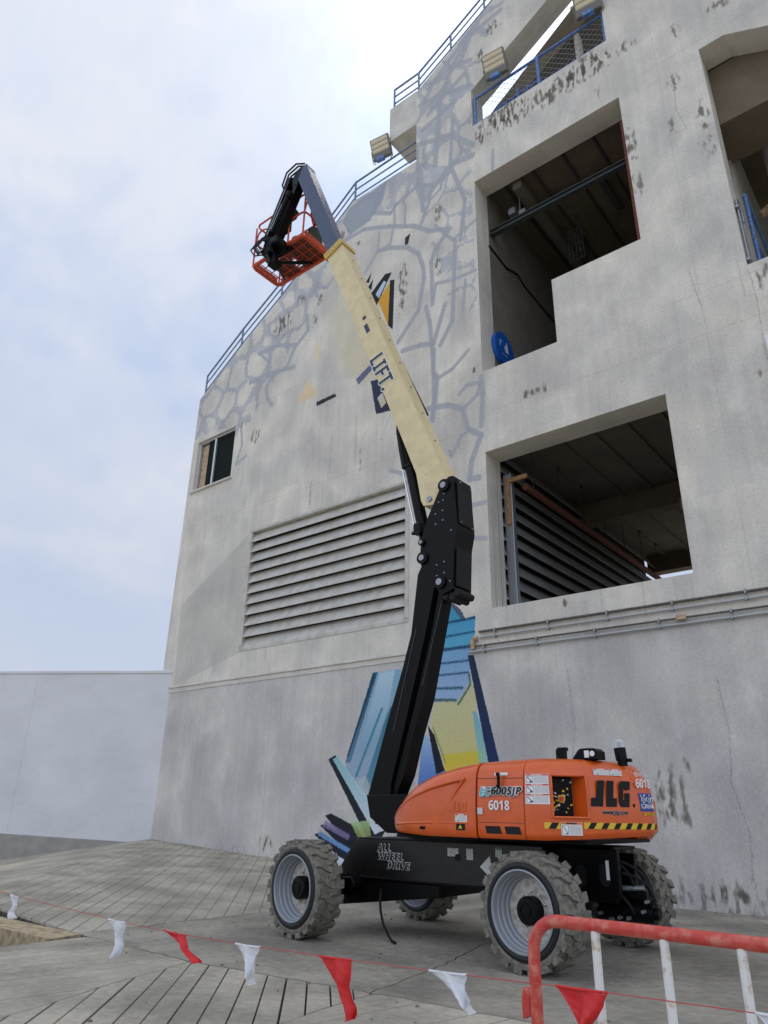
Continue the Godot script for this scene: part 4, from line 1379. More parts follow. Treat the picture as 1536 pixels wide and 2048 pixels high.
func build_stand() -> void:
	var o := thing("grandstand", "tall weathered concrete grandstand wall with square openings and grey mural lines", "building", Vector3(-4, 0, 0))
	part("facade_wall", facade_mesh(), M.facade, o)
	# return wall at the left end, slab over the ground floor and partitions
	var mb := MB.new()
	mb.box(Vector3(-14.05, 6.4, -4.3), Vector3(0.3, 14.0, 7.4))
	part("end_wall", mb, M.plaster, o)
	mb = MB.new()
	mb.box(Vector3(-8.95, 9.0, -5.6), Vector3(9.9, 0.3, 9.99))
	part("floor_slab", mb, M.inside, o)
	# concrete block standing out over the terrace at the upper left
	mb = MB.new()
	mb.box(Vector3(-5.825, 20.31, -0.5), Vector3(1.01, 1.38, 1.0), 0.012)
	part("parapet_block", mb, M.plaster, o)
	# lower ledge
	mb = MB.new()
	mb.box(Vector3(-9.7, 4.27, 0.018), Vector3(9.0, 0.05, 0.036), 0.006)
	part("ledge", mb, M.plaster, o)
	mb = MB.new()
	mb.box(Vector3(-9.7, 4.14, 0.010), Vector3(9.0, 0.03, 0.02), 0.004)
	part("ledge", mb, M.plaster, o)
	# louvred vent
	var fr := MB.new()
	fr.box(Vector3(-8.25, 8.245, -0.06), Vector3(5.5, 0.09, 0.15), 0.012)
	fr.box(Vector3(-8.25, 4.975, -0.06), Vector3(5.5, 0.09, 0.15), 0.012)
	fr.box(Vector3(-10.94, 6.61, -0.06), Vector3(0.12, 3.18, 0.15), 0.012)
	fr.box(Vector3(-5.56, 6.61, -0.06), Vector3(0.12, 3.18, 0.15), 0.012)
	var vent := part("louvre_vent", fr, M.slat, o)
	for i in 11:
		var y := 5.06 + i * 0.29
		var sl := MB.new()
		var b := Basis(Vector3.RIGHT, -0.45 + rng.randf_range(-0.03, 0.03)) * Basis(Vector3.BACK, rng.randf_range(-0.0015, 0.0015))
		sl.box(Vector3(-8.25, y + 0.1, -0.07), Vector3(5.26, 0.335, 0.014), 0.003, b)
		sl.box(Vector3(-8.25, y - 0.045, 0.003), Vector3(5.26, 0.02, 0.012), 0.003)
		part("slat", sl, M.slat, vent)
	var bk := MB.new()
	bk.box(Vector3(-8.25, 6.61, -0.3), Vector3(5.5, 3.36, 0.05))
	part("backing", bk, M.dark_inside, vent)
	# sliding window at the left end
	fr = MB.new()
	for q in [[-13.045, 11.93, 1.81, 0.06], [-13.045, 10.28, 1.81, 0.06]]:
		fr.box(Vector3(q[0], q[1], -0.12), Vector3(q[2], q[3], 0.10), 0.008)
	for q in [[-13.92, 0.06], [-13.16, 0.07], [-12.17, 0.06]]:
		fr.box(Vector3(q[0], 11.105, -0.12), Vector3(q[1], 1.6, 0.10), 0.008)
	var win := part("window", fr, M.aluminium, o)
	for q in [[-13.35, 0.36], [-12.66, 0.92]]:
		var pn := MB.new()
		pn.box(Vector3(q[0], 11.105, -0.13), Vector3(q[1], 1.58, 0.012))
		part("pane", pn, M.glass, win)
	var bd := MB.new()
	bd.box(Vector3(-13.7, 11.08, -0.18), Vector3(0.34, 1.54, 0.03))
	part("board", bd, M.board, win)
	bd = MB.new()
	bd.box(Vector3(-13.045, 10.21, 0.02), Vector3(1.95, 0.06, 0.1), 0.01)
	part("sill", bd, M.plaster, win)
	bd = MB.new()
	bd.box(Vector3(-13.0, 11.1, -1.2), Vector3(1.8, 2.0, 0.1))
	part("room_wall", bd, M.dark_inside, win)

	# ---- lower opening: a deep bay with a louvred side wall
	for i in 13:
		var y := 4.75 + i * 0.32
		var sl := MB.new()
		sl.box(Vector3(-3.53, y, -5.4), Vector3(0.016, 0.36, 9.6), 0.003, Basis(Vector3.BACK, 0.5))
		part("inner_slat", sl, M.inner_slat, o)
	mb = MB.new()
	mb.box(Vector3(-3.85, 6.7, -5.4), Vector3(0.1, 4.9, 9.6))
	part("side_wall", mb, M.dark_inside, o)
	mb = MB.new()
	mb.box(Vector3(-0.2, 9.03, -5.5), Vector3(7.3, 0.3, 9.79))
	var ceil := part("ceiling", mb, M.inside, o)
	for i in 9:
		var rb := MB.new()
		rb.box(Vector3(-3.1 + i * 0.72, 8.845, -5.5), Vector3(0.09, 0.07, 9.7))
		part("rib", rb, M.inside, ceil)
	for z in [-5.25, -10.3]:
		mb = MB.new()
		mb.box(Vector3(-0.2, 8.6, z), Vector3(7.0, 0.56, 0.4), 0.01)
		part("cross_beam", mb, M.soffit, o)
	mb = MB.new()
	mb.box(Vector3(3.4, 6.6, -5.4), Vector3(0.2, 4.6, 9.6))
	part("partition", mb, M.inside, o)
	mb = MB.new()
	mb.box(Vector3(-0.2, 3.95, -5.4), Vector3(7.4, 0.3, 9.6))
	part("bay_floor", mb, M.inside, o)
	# steel post with conduits at the left jamb, timber bracket, hung rusty pipe
	mb = MB.new()
	mb.box(Vector3(-3.36, 6.5, -0.74), Vector3(0.2, 3.1, 0.14), 0.01)
	part("jamb_post", mb, M.steel, o)
	for q in [[-3.455, -0.18], [-3.45, -0.42]]:
		mb = MB.new()
		mb.cyl(Vector3(q[0], 4.93, q[1]), Vector3(q[0], 7.6, q[1]), 0.012, -1.0, 8)
		part("conduit", mb, M.conduit, o)
	mb = MB.new()
	mb.box(Vector3(-3.34, 7.35, -0.66), Vector3(0.09, 1.0, 0.05), 0.006)
	mb.box(Vector3(-3.12, 7.87, -0.66), Vector3(0.5, 0.1, 0.06), 0.006)
	part("timber_bracket", mb, M.wood, o)
	mb = MB.new()
	mb.cyl(Vector3(-3.05, 7.75, -0.9), Vector3(-3.05, 7.75, -10.0), 0.075, -1.0, 12)
	var pipe := part("hung_pipe", mb, M.rust, o)
	for i in 7:
		mb = MB.new()
		var z := -1.3 - i * 1.3
		mb.cyl(Vector3(-3.05, 7.8, z), Vector3(-3.05, 8.86, z), 0.010, -1.0, 6)
		mb.box(Vector3(-3.05, 8.85, z), Vector3(0.09, 0.05, 0.09))
		part("hanger", mb, M.beam, pipe)
	# conduits across the wall
	for q in [[4.47, 0.024, 1], [4.36, 0.018, 0], [4.20, 0.016, 2], [4.10, 0.020, 0]]:
		mb = MB.new()
		var x0: float = -3.75 if q[0] > 4.3 else -4.0
		mb.cyl(Vector3(x0, q[0] + 0.01, 0.05), Vector3(6.0, q[0] - 0.02, 0.05), q[1], -1.0, 10)
		var cd := part("conduit", mb, M.dark_conduit if q[2] > 0 else M.conduit, o)
		for i in 9:
			var x := x0 + 0.35 + i * 1.12
			mb = MB.new()
			mb.box(Vector3(x, q[0], 0.04), Vector3(0.03, q[1] * 2.0 + 0.03, 0.08), 0.004)
			part("clip", mb, M.steel, cd)
	mb = MB.new()
	mb.box(Vector3(0.07, 4.205, 0.06), Vector3(0.16, 0.09, 0.07), 0.01)
	part("junction_box", mb, M.board, o)
	mb = MB.new()
	mb.tube([Vector3(-3.8, 4.36, 0.05), Vector3(-3.86, 4.36, 0.06), Vector3(-3.9, 4.3, 0.06), Vector3(-3.9, 4.16, 0.05)], 0.045, 10)
	part("conduit_elbow", mb, M.board, o)

	# ---- middle opening
	mb = MB.new()
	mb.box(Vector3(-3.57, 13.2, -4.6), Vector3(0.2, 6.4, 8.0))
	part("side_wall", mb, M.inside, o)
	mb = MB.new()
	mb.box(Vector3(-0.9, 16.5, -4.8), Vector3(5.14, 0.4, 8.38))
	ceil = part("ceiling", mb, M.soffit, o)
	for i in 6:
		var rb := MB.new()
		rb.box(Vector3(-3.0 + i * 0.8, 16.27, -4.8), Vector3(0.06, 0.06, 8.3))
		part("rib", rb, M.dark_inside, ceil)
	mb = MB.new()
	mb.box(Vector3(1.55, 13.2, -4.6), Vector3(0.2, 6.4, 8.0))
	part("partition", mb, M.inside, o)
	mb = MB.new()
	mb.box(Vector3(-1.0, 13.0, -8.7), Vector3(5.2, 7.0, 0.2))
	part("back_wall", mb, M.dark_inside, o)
	mb = MB.new()
	mb.box(Vector3(-1.55, 15.0, -0.72), Vector3(4.1, 0.02, 0.14))
	mb.box(Vector3(-1.55, 14.93, -0.72), Vector3(4.1, 0.13, 0.02))
	mb.box(Vector3(-1.55, 14.86, -0.72), Vector3(4.1, 0.02, 0.14))
	part("steel_beam", mb, M.beam, o)
	mb = MB.new()
	mb.cyl(Vector3(0.24, 12.02, -0.32), Vector3(0.24, 15.7, -0.32), 0.05, -1.0, 12)
	mb.cyl(Vector3(0.24, 13.9, -0.32), Vector3(0.24, 14.0, -0.32), 0.06, -1.0, 12)
	part("rusty_pipe", mb, M.rust, o)
	mb = MB.new()
	mb.tube([Vector3(-3.45, 14.42, -0.56), Vector3(-3.45, 14.3, -1.4), Vector3(-3.45, 14.5, -2.0), Vector3(-3.45, 14.35, -2.4), Vector3(-3.45, 14.3, -3.1), Vector3(-3.45, 14.23, -4.2), Vector3(-3.45, 14.1, -6.0)], 0.025, 8)
	part("cable", mb, M.black_flat, o)
	mb = MB.new()
	mb.box(Vector3(-2.65, 16.1, -4.6), Vector3(0.24, 0.3, 7.8), 0.01)
	part("roof_beam", mb, M.inside, o)
	mb = MB.new()
	mb.box(Vector3(-0.9, 16.12, -2.4), Vector3(0.16, 0.08, 1.5), 0.01)
	part("light_fitting", mb, M.dark_inside, o)
	mb = MB.new()
	mb.tube([Vector3(-2.2, 16.2, -1.6), Vector3(-0.8, 16.15, -1.6), Vector3(-0.6, 16.1, -1.7)], 0.018, 6)
	part("conduit", mb, M.beam, o)
	mb = MB.new()
	mb.box(Vector3(-2.95, 15.55, -1.0), Vector3(0.2, 0.2, 0.2), 0.02)
	mb.cyl(Vector3(-2.75, 16.25, -1.0), Vector3(-2.75, 15.1, -1.0), 0.02, -1.0, 6)
	mb.box(Vector3(-2.7, 15.35, -1.05), Vector3(0.2, 0.34, 0.14), 0.02)
	part("switch_box", mb, M.steel, o)
	# cage hung under the ceiling
	mb = MB.new()
	for i in 5:
		mb.cyl(Vector3(-2.2 + i * 0.1, 14.6, -2.6), Vector3(-2.2 + i * 0.1, 15.7, -2.6), 0.012, -1.0, 5)
		mb.cyl(Vector3(-2.2, 14.65 + i * 0.25, -2.6), Vector3(-1.8, 14.65 + i * 0.25, -2.6), 0.012, -1.0, 5)
		mb.cyl(Vector3(-1.8, 14.65 + i * 0.25, -2.6), Vector3(-1.8, 14.65 + i * 0.25, -3.1), 0.012, -1.0, 5)
	mb.cyl(Vector3(-2.0, 15.7, -2.8), Vector3(-2.0, 16.3, -2.8), 0.02, -1.0, 6)
	part("wire_cage", mb, M.beam, o)

	# ---- upper opening: sloping seating slabs with a slit of sky between them
	var xs := Transform3D(Basis.IDENTITY, Vector3.ZERO)
	mb = MB.new()
	mb.prism([Vector2(-3.6, 19.36), Vector2(1.9, 22.72), Vector2(1.9, 24.1), Vector2(-3.6, 19.98)], -8.5, -1.3, xs)
	part("seating_slab", mb, M.inside, o)
	mb = MB.new()
	mb.prism([Vector2(-3.9, 17.6), Vector2(2.0, 17.6), Vector2(2.0, 17.9), Vector2(-3.9, 17.9)], -8.5, -0.62, xs)
	part("landing_slab", mb, M.inside, o)
	mb = MB.new()
	mb.box(Vector3(-1.0, 19.8, -6.5), Vector3(5.4, 5.0, 0.2))
	part("back_wall", mb, M.inside, o)
	for q in [-0.9, 0.75]:
		mb = MB.new()
		mb.box(Vector3(q, 20.0, -1.5), Vector3(0.12, 4.4, 0.3), 0.01)
		part("strut", mb, M.plaster, o)

	# ---- right opening
	mb = MB.new()
	mb.box(Vector3(4.0, 15.3, -1.2), Vector3(4.6, 1.6, 1.18))
	part("head_beam", mb, M.soffit, o)
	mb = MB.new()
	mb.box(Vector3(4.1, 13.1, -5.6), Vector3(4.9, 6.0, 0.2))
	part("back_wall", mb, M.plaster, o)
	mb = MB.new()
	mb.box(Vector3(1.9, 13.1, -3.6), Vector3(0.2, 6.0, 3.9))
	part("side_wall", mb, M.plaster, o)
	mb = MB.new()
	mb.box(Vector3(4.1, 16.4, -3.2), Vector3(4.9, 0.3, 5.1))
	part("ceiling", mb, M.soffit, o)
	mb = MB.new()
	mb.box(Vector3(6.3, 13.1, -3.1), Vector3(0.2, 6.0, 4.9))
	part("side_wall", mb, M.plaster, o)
	mb = MB.new()
	mb.box(Vector3(2.75, 13.6, -5.46), Vector3(0.7, 2.6, 0.06))
	part("dark_doorway", mb, M.dark_inside, o)
	mb = MB.new()
	mb.box(Vector3(4.3, 13.4, -5.46), Vector3(1.2, 1.9, 0.06))
	part("dark_doorway", mb, M.dark_inside, o)
	mb = MB.new()
	mb.box(Vector3(3.72, 12.95, -5.4), Vector3(0.08, 2.3, 0.12), 0.01, Basis(Vector3.BACK, 0.12))
	mb.box(Vector3(4.3, 12.4, -5.4), Vector3(1.3, 0.08, 0.12), 0.01)
	part("door_frame", mb, M.plaster, o)
	for q in [[2.55, 0.07], [2.95, 0.035]]:
		mb = MB.new()
		mb.cyl(Vector3(q[0], 10.6, -3.4), Vector3(q[0], 16.2, -3.4), q[1], -1.0, 12)
		part("drain_pipe", mb, M.white, o)
	mb = MB.new()
	mb.box(Vector3(2.42, 13.9, -2.9), Vector3(0.5, 0.14, 0.14), 0.02, Basis(Vector3.BACK, 0.5))
	part("lamp_bracket", mb, M.board, o)
	mb = MB.new()
	mb.tube([Vector3(2.2, 12.9, -3.3), Vector3(2.75, 12.9, -3.3), Vector3(2.86, 12.8, -3.3), Vector3(2.88, 10.5, -3.3)], 0.03, 8)
	part("bent_pipe", mb, M.steel, o)
	mb = MB.new()
	mb.tube([Vector3(2.2, 12.6, -3.3), Vector3(2.5, 12.6, -3.3), Vector3(2.6, 12.5, -3.3), Vector3(2.62, 10.5, -3.3)], 0.025, 8)
	part("bent_pipe", mb, M.steel, o)
	mb = MB.new()
	mb.cyl(Vector3(2.11, 10.5, -0.12), Vector3(2.11, 12.0, -0.12), 0.022, -1.0, 8)
	mb.cyl(Vector3(2.11, 10.5, -0.2), Vector3(2.11, 11.9, -0.2), 0.022, -1.0, 8)
	mb.tube([Vector3(2.11, 11.9, -0.12), Vector3(2.12, 12.05, -0.18), Vector3(2.13, 11.9, -0.3), Vector3(2.13, 11.6, -0.34)], 0.028, 8)
	mb.box(Vector3(2.11, 10.55, -0.15), Vector3(0.07, 0.06, 0.2), 0.01)
	mb.box(Vector3(2.11, 11.8, -0.15), Vector3(0.07, 0.06, 0.2), 0.01)
	part("jamb_pipe", mb, M.steel, o)
	mb = MB.new()
	mb.box(Vector3(2.35, 8.0, 0.03), Vector3(0.5, 1.6, 0.06), 0.01)
	part("panel_edge", mb, M.white, o)

	# ---- railings
	var r1 := thing("roof_railing", "blue grey three rail roof railing stepping up the sloping left parapet", "railing", Vector3(-11, 15.5, -0.12))
	railing(r1, [Vector3(-14.12, 13.69, -0.12), Vector3(-12.48, 14.85, -0.12), Vector3(-10.72, 15.95, -0.12), Vector3(-9.3, 16.95, -0.12), Vector3(-7.72, 18.13, -0.12), Vector3(-5.36, 18.15, -0.12)], 0.92, 3, [M.blue_grey])
	var r2 := thing("roof_railing", "blue grey roof railing on the high block and slope above the floodlight", "railing", Vector3(-4, 21.5, -0.12))
	railing(r2, [Vector3(-6.25, 21.0, -0.12), Vector3(-5.32, 20.98, -0.12), Vector3(-4.15, 21.62, -0.12), Vector3(-2.98, 22.27, -0.12), Vector3(-1.2, 23.27, -0.12)], 0.92, 3, [M.blue_grey])
	var r3 := thing("mesh_railing", "bright blue railing with chain mesh across the topmost opening", "railing", Vector3(-1.6, 18.1, -0.1))
	for q in [-3.40, -1.53, 0.22]:
		mb = MB.new()
		mb.cyl(Vector3(q, 18.1, -0.08), Vector3(q, 19.18, -0.08), 0.042, -1.0, 12)
		part("post", mb, M.blue, r3)
	for y in [18.17, 19.16]:
		mb = MB.new()
		mb.cyl(Vector3(-3.44, y, -0.08), Vector3(0.26, y, -0.08), 0.036, -1.0, 12)
		part("rail", mb, M.blue, r3)
	mb = MB.new()
	for k in 26:
		for sg in [-1.0, 1.0]:
			var x: float = -3.36 + k * 0.19 - (0.95 if sg > 0 else 0.0)
			var a := Vector2(x, 18.2)
			var b := Vector2(x + 0.95, 19.14)
			if sg < 0:
				a = Vector2(x, 19.14)
				b = Vector2(x + 0.95, 18.2)
			var t0 := clampf((-3.38 - a.x) / (b.x - a.x), 0.0, 1.0)
			var t1 := clampf((0.2 - a.x) / (b.x - a.x), 0.0, 1.0)
			if t1 - t0 > 0.02:
				var p := a.lerp(b, t0)
				var q := a.lerp(b, t1)
				mb.cyl(Vector3(p.x, p.y, -0.09 - 0.004 * sg), Vector3(q.x, q.y, -0.09 - 0.004 * sg), 0.0055, -1.0, 3)
	part("chain_mesh", mb, M.steel, r3, "stuff")
	mb = MB.new()
	mb.cyl(Vector3(-2.9, 18.45, -0.2), Vector3(-1.5, 18.5, -0.2), 0.03, -1.0, 8)
	mb.cyl(Vector3(-2.2, 18.2, -0.2), Vector3(-2.2, 18.75, -0.2), 0.03, -1.0, 8)
	mb.cyl(Vector3(-1.9, 18.2, -0.2), Vector3(-1.9, 18.6, -0.2), 0.025, -1.0, 8)
	part("gate_latch", mb, M.blue, r3)
	var r4 := thing("mesh_railing", "blue railing inside the right hand arched opening", "railing", Vector3(2.2, 10.4, -1.5))
	for q in [-0.75, -2.9]:
		mb = MB.new()
		mb.cyl(Vector3(2.2, 10.4, q), Vector3(2.2, 12.6, q), 0.04, -1.0, 10)
		part("post", mb, M.blue, r4)
	for y in [10.6, 11.5, 12.55]:
		mb = MB.new()
		mb.cyl(Vector3(2.2, y, -0.7), Vector3(2.2, y, -2.95), 0.036, -1.0, 10)
		part("rail", mb, M.blue, r4)
	floodlight(Vector3(-2.58, 18.98, 0.22), 0.12, 0.45, "square floodlight in front of the topmost opening on its blue railing")
	floodlight(Vector3(-0.0, 18.98, 0.22), 0.12, 0.45, "square floodlight at the right end of the topmost mesh railing")
	floodlight(Vector3(-6.6, 19.02, 0.05), 0.15, 0.42, "square floodlight against the sky on the left roof railing")
	var fl := floodlight(Vector3(-0.75, 7.65, -4.6), 0.5, 0.2, "small dim floodlight hung beneath the beam inside the lower opening", 0.4)
	fl.remove_meta("group")
	# round blue sign on the inner wall of the middle opening
	var sg := thing("round_sign", "round blue sign with white marks inside the middle opening", "sign", Vector3(-3.4, 11.0, -0.87))
	mb = MB.new()
	mb.cyl(Vector3(-3.46, 11.45, -0.9), Vector3(-3.36, 11.45, -0.9), 0.44, -1.0, 40)
	part("disc", mb, M.sign_blue, sg)
	mb = MB.new()
	var fx := Transform3D(Basis(Vector3(0, 0, -1), Vector3(0, 1, 0), Vector3(1, 0, 0)), Vector3(-3.352, 11.45, -0.9))
	mb.prism([Vector2(0.02, -0.08), Vector2(0.16, -0.08), Vector2(0.10, 0.22)], 0.0, 0.004, fx)
	mb.prism([Vector2(-0.04, -0.02), Vector2(0.0, -0.02), Vector2(0.06, 0.16)], 0.0, 0.004, fx)
	mb.prism([Vector2(-0.22, 0.14), Vector2(-0.10, 0.14), Vector2(-0.10, 0.155), Vector2(-0.22, 0.155)], 0.0, 0.004, fx)
	mb.prism([Vector2(-0.22, -0.02), Vector2(-0.205, -0.02), Vector2(-0.205, 0.14), Vector2(-0.22, 0.14)], 0.0, 0.004, fx)
	mb.prism([Vector2(-0.14, -0.20), Vector2(0.12, -0.20), Vector2(0.12, -0.19), Vector2(-0.14, -0.19)], 0.0, 0.004, fx)
	part("mark", mb, M.white, sg)
	# pale low wall running off to the left from the corner
	var lw := MB.new()
	var d := Vector3(-0.847, 0, 0.528)
	var nn := Vector3(0.528, 0, 0.847)
	var bw := thing("boundary_wall", "pale plastered wall with a thin coping left of the grandstand corner", "wall", Vector3(-13.72, 0, -0.02) + d * 8.0)
	var wb := Basis(d, Vector3.UP, d.cross(Vector3.UP))
	for k in 4:
		lw = MB.new()
		lw.box(Vector3(-13.72, 2.06, -0.02) + d * (2.0 + 4.0 * k) - nn * 0.15, Vector3(3.997, 5.2, 0.3), 0.003, wb)
		part("wall_panel", lw, M.pale_wall, bw)
	lw = MB.new()
	lw.box(Vector3(-13.72, 4.70, -0.02) + d * 8.0 - nn * 0.15, Vector3(16.0, 0.09, 0.36), 0.015, wb)
	part("coping", lw, M.pale_wall, bw)
	lw = MB.new()
	lw.box(Vector3(-13.72, 0.2, -0.02) + d * 8.0 - nn * 0.14, Vector3(16.0, 0.9, 0.32), 0.01, wb * Basis(Vector3.BACK, 0.035))
	part("stained_foot", lw, M.damp, bw)


# ---------------------------------------------------------------- the boom lift
func local_part(called: String, m: Mesh, mt: Material, parent: Node3D) -> void:
	var o := MeshInstance3D.new()
	o.name = called
	o.mesh = m
	o.material_override = mt
	parent.add_child(o, true)


func wheel_meshes() -> Dictionary:
	var I := Basis.IDENTITY
	var d := {}
	var t := MB.new()
	t.lathe([Vector2(0.36, -0.150), Vector2(0.392, -0.160), Vector2(0.420, -0.150), Vector2(0.434, -0.10), Vector2(0.437, 0.0), Vector2(0.434, 0.10), Vector2(0.420, 0.150), Vector2(0.392, 0.160), Vector2(0.36, 0.150)], Vector3.ZERO, I, 56)
	for i in 20:
		for sd in [-1.0, 1.0]:
			var a: float = TAU * (i + (0.5 if sd > 0 else 0.0)) / 20.0
			var rad := Vector3(cos(a), sin(a), 0)
			var tan := Vector3(-sin(a), cos(a), 0)
			# a lug is a hooked bar from the middle of the tread out over the shoulder
			var pl := [Vector2(-0.03, -0.006), Vector2(0.03, 0.016), Vector2(0.075, 0.058), Vector2(0.158, 0.082), Vector2(0.158, 0.006), Vector2(0.09, -0.006), Vector2(0.05, -0.044), Vector2(-0.03, -0.066)]
			var poly := []
			for p in pl:
				poly.append(Vector2(p.x * sd, p.y))
			var xf := Transform3D(Basis(Vector3(0, 0, 1), tan, rad), rad * 0.42)
			t.prism(poly, 0.0, 0.036, xf, 0.008)
			t.box(rad * 0.428 + tan * 0.049 + Vector3(0, 0, sd * 0.157), Vector3(0.040, 0.060, 0.004), 0.006, Basis(rad, tan, Vector3(0, 0, 1)))
	d.tyre = t.mesh(Vector3.ZERO)
	d.sidewalls = []
	for q in [1.0, -1.0]:
		var s := MB.new()
		s.lathe([Vector2(0.31, q * 0.140), Vector2(0.318, q * 0.163), Vector2(0.345, q * 0.170), Vector2(0.368, q * 0.164), Vector2(0.374, q * 0.150)], Vector3.ZERO, I, 48)
		d.sidewalls.append(s.mesh(Vector3.ZERO))
	var r := MB.new()
	r.lathe([Vector2(0.316, 0.150), Vector2(0.318, 0.172), Vector2(0.308, 0.176), Vector2(0.300, 0.165), Vector2(0.292, 0.120), Vector2(0.284, 0.112), Vector2(0.282, 0.075), Vector2(0.270, 0.066), Vector2(0.266, 0.03), Vector2(0.252, 0.022), Vector2(0.248, -0.005)], Vector3.ZERO, I, 56)
	r.lathe([Vector2(0.248, -0.02), Vector2(0.27, -0.05), Vector2(0.285, -0.11), Vector2(0.298, -0.13), Vector2(0.304, -0.168), Vector2(0.318, -0.172), Vector2(0.316, -0.150)], Vector3.ZERO, I, 56)
	d.rim = r.mesh(Vector3.ZERO)
	var c := MB.new()
	c.lathe([Vector2(0.252, -0.02), Vector2(0.249, -0.004), Vector2(0.16, 0.004), Vector2(0.0, 0.006)], Vector3.ZERO, I, 48)
	c.lathe([Vector2(0.252, -0.024), Vector2(0.0, -0.024)], Vector3.ZERO, I, 48)
	d.disc = c.mesh(Vector3.ZERO)
	var h := MB.new()
	h.lathe([Vector2(0.112, 0.0), Vector2(0.110, 0.085), Vector2(0.100, 0.098), Vector2(0.062, 0.100), Vector2(0.060, 0.094), Vector2(0.046, 0.094), Vector2(0.044, 0.102), Vector2(0.0, 0.104)], Vector3.ZERO, I, 36)
	h.lathe([Vector2(0.12, -0.02), Vector2(0.12, -0.2), Vector2(0.0, -0.2)], Vector3.ZERO, I, 24)
	d.hub = h.mesh(Vector3.ZERO)
	d.bolts = []
	for i in 10:
		var a := TAU * (i + 0.3) / 10.0
		var b := MB.new()
		b.cyl(Vector3(cos(a) * 0.142, sin(a) * 0.142, 0.0), Vector3(cos(a) * 0.142, sin(a) * 0.142, 0.022), 0.0125, -1.0, 6)
		b.cyl(Vector3(cos(a) * 0.142, sin(a) * 0.142, 0.02), Vector3(cos(a) * 0.142, sin(a) * 0.142, 0.034), 0.007, -1.0, 6)
		d.bolts.append(b.mesh(Vector3.ZERO))
	return d


func make_wheel(root: Node3D, d: Dictionary, at: Vector3, yaw: float, spin: float) -> void:
	var w := Node3D.new()
	w.name = "wheel"
	w.position = at - wp[root]
	w.basis = Basis(Vector3.UP, yaw) * Basis(Vector3.BACK, spin)
	root.add_child(w, true)
	local_part("tyre", d.tyre, M.tyre, w)
	for s in d.sidewalls:
		local_part("sidewall", s, M.rubber, w)
	local_part("rim", d.rim, M.rim, w)
	local_part("disc", d.disc, M.disc, w)
	local_part("hub", d.hub, M.black, w)
	for b in d.bolts:
		local_part("bolt", b, M.chrome, w)


func sidebar(mb: MB, a: Vector2, b: Vector2, w: float, z0: float, z1: float, bev := 0.008) -> void:
	# a straight box member between two points of the boom plane
	var d := (b - a).normalized()
	var n := d.orthogonal() * w * 0.5
	mb.prism([a + n, b + n, b - n, a - n], z0, z1, Transform3D.IDENTITY, bev)


func outlined(o: Node3D, called: String, text: String, cap: float, xf: Transform3D, rim_w: float, face: Material, rim: Material, slant := 0.0, stretch := 1.0, hull := false) -> void:
	var mb := MB.new()
	for k in 12:
		var a := TAU * k / 12.0
		var t := Transform3D(xf.basis, xf.origin)
		if hull:
			t.origin += Vector3(cos(a) * rim_w, sin(a) * rim_w, 0)
		else:
			t.origin += xf.basis * Vector3(cos(a) * rim_w, sin(a) * rim_w, -0.0002 * k)
		letters(mb, text, cap, t, true, slant, stretch, 0.002, hull)
	part(called + "_outline", mb, rim, o)
	mb = MB.new()
	var t2 := Transform3D(xf.basis, xf.origin + (Vector3(0, 0, 0.003) if hull else xf.basis * Vector3(0, 0, 0.003)))
	letters(mb, text, cap, t2, true, slant, stretch, 0.002, hull)
	part(called, mb, face, o)


func decal(o: Node3D, called: String, u0: float, u1: float, y0: float, y1: float, m: Material, off := 0.003, skew := 0.0) -> void:
	var mb := MB.new()
	hull_patch(mb, u0, u1, y0, y1, off, skew)
	part(called, mb, m, o)


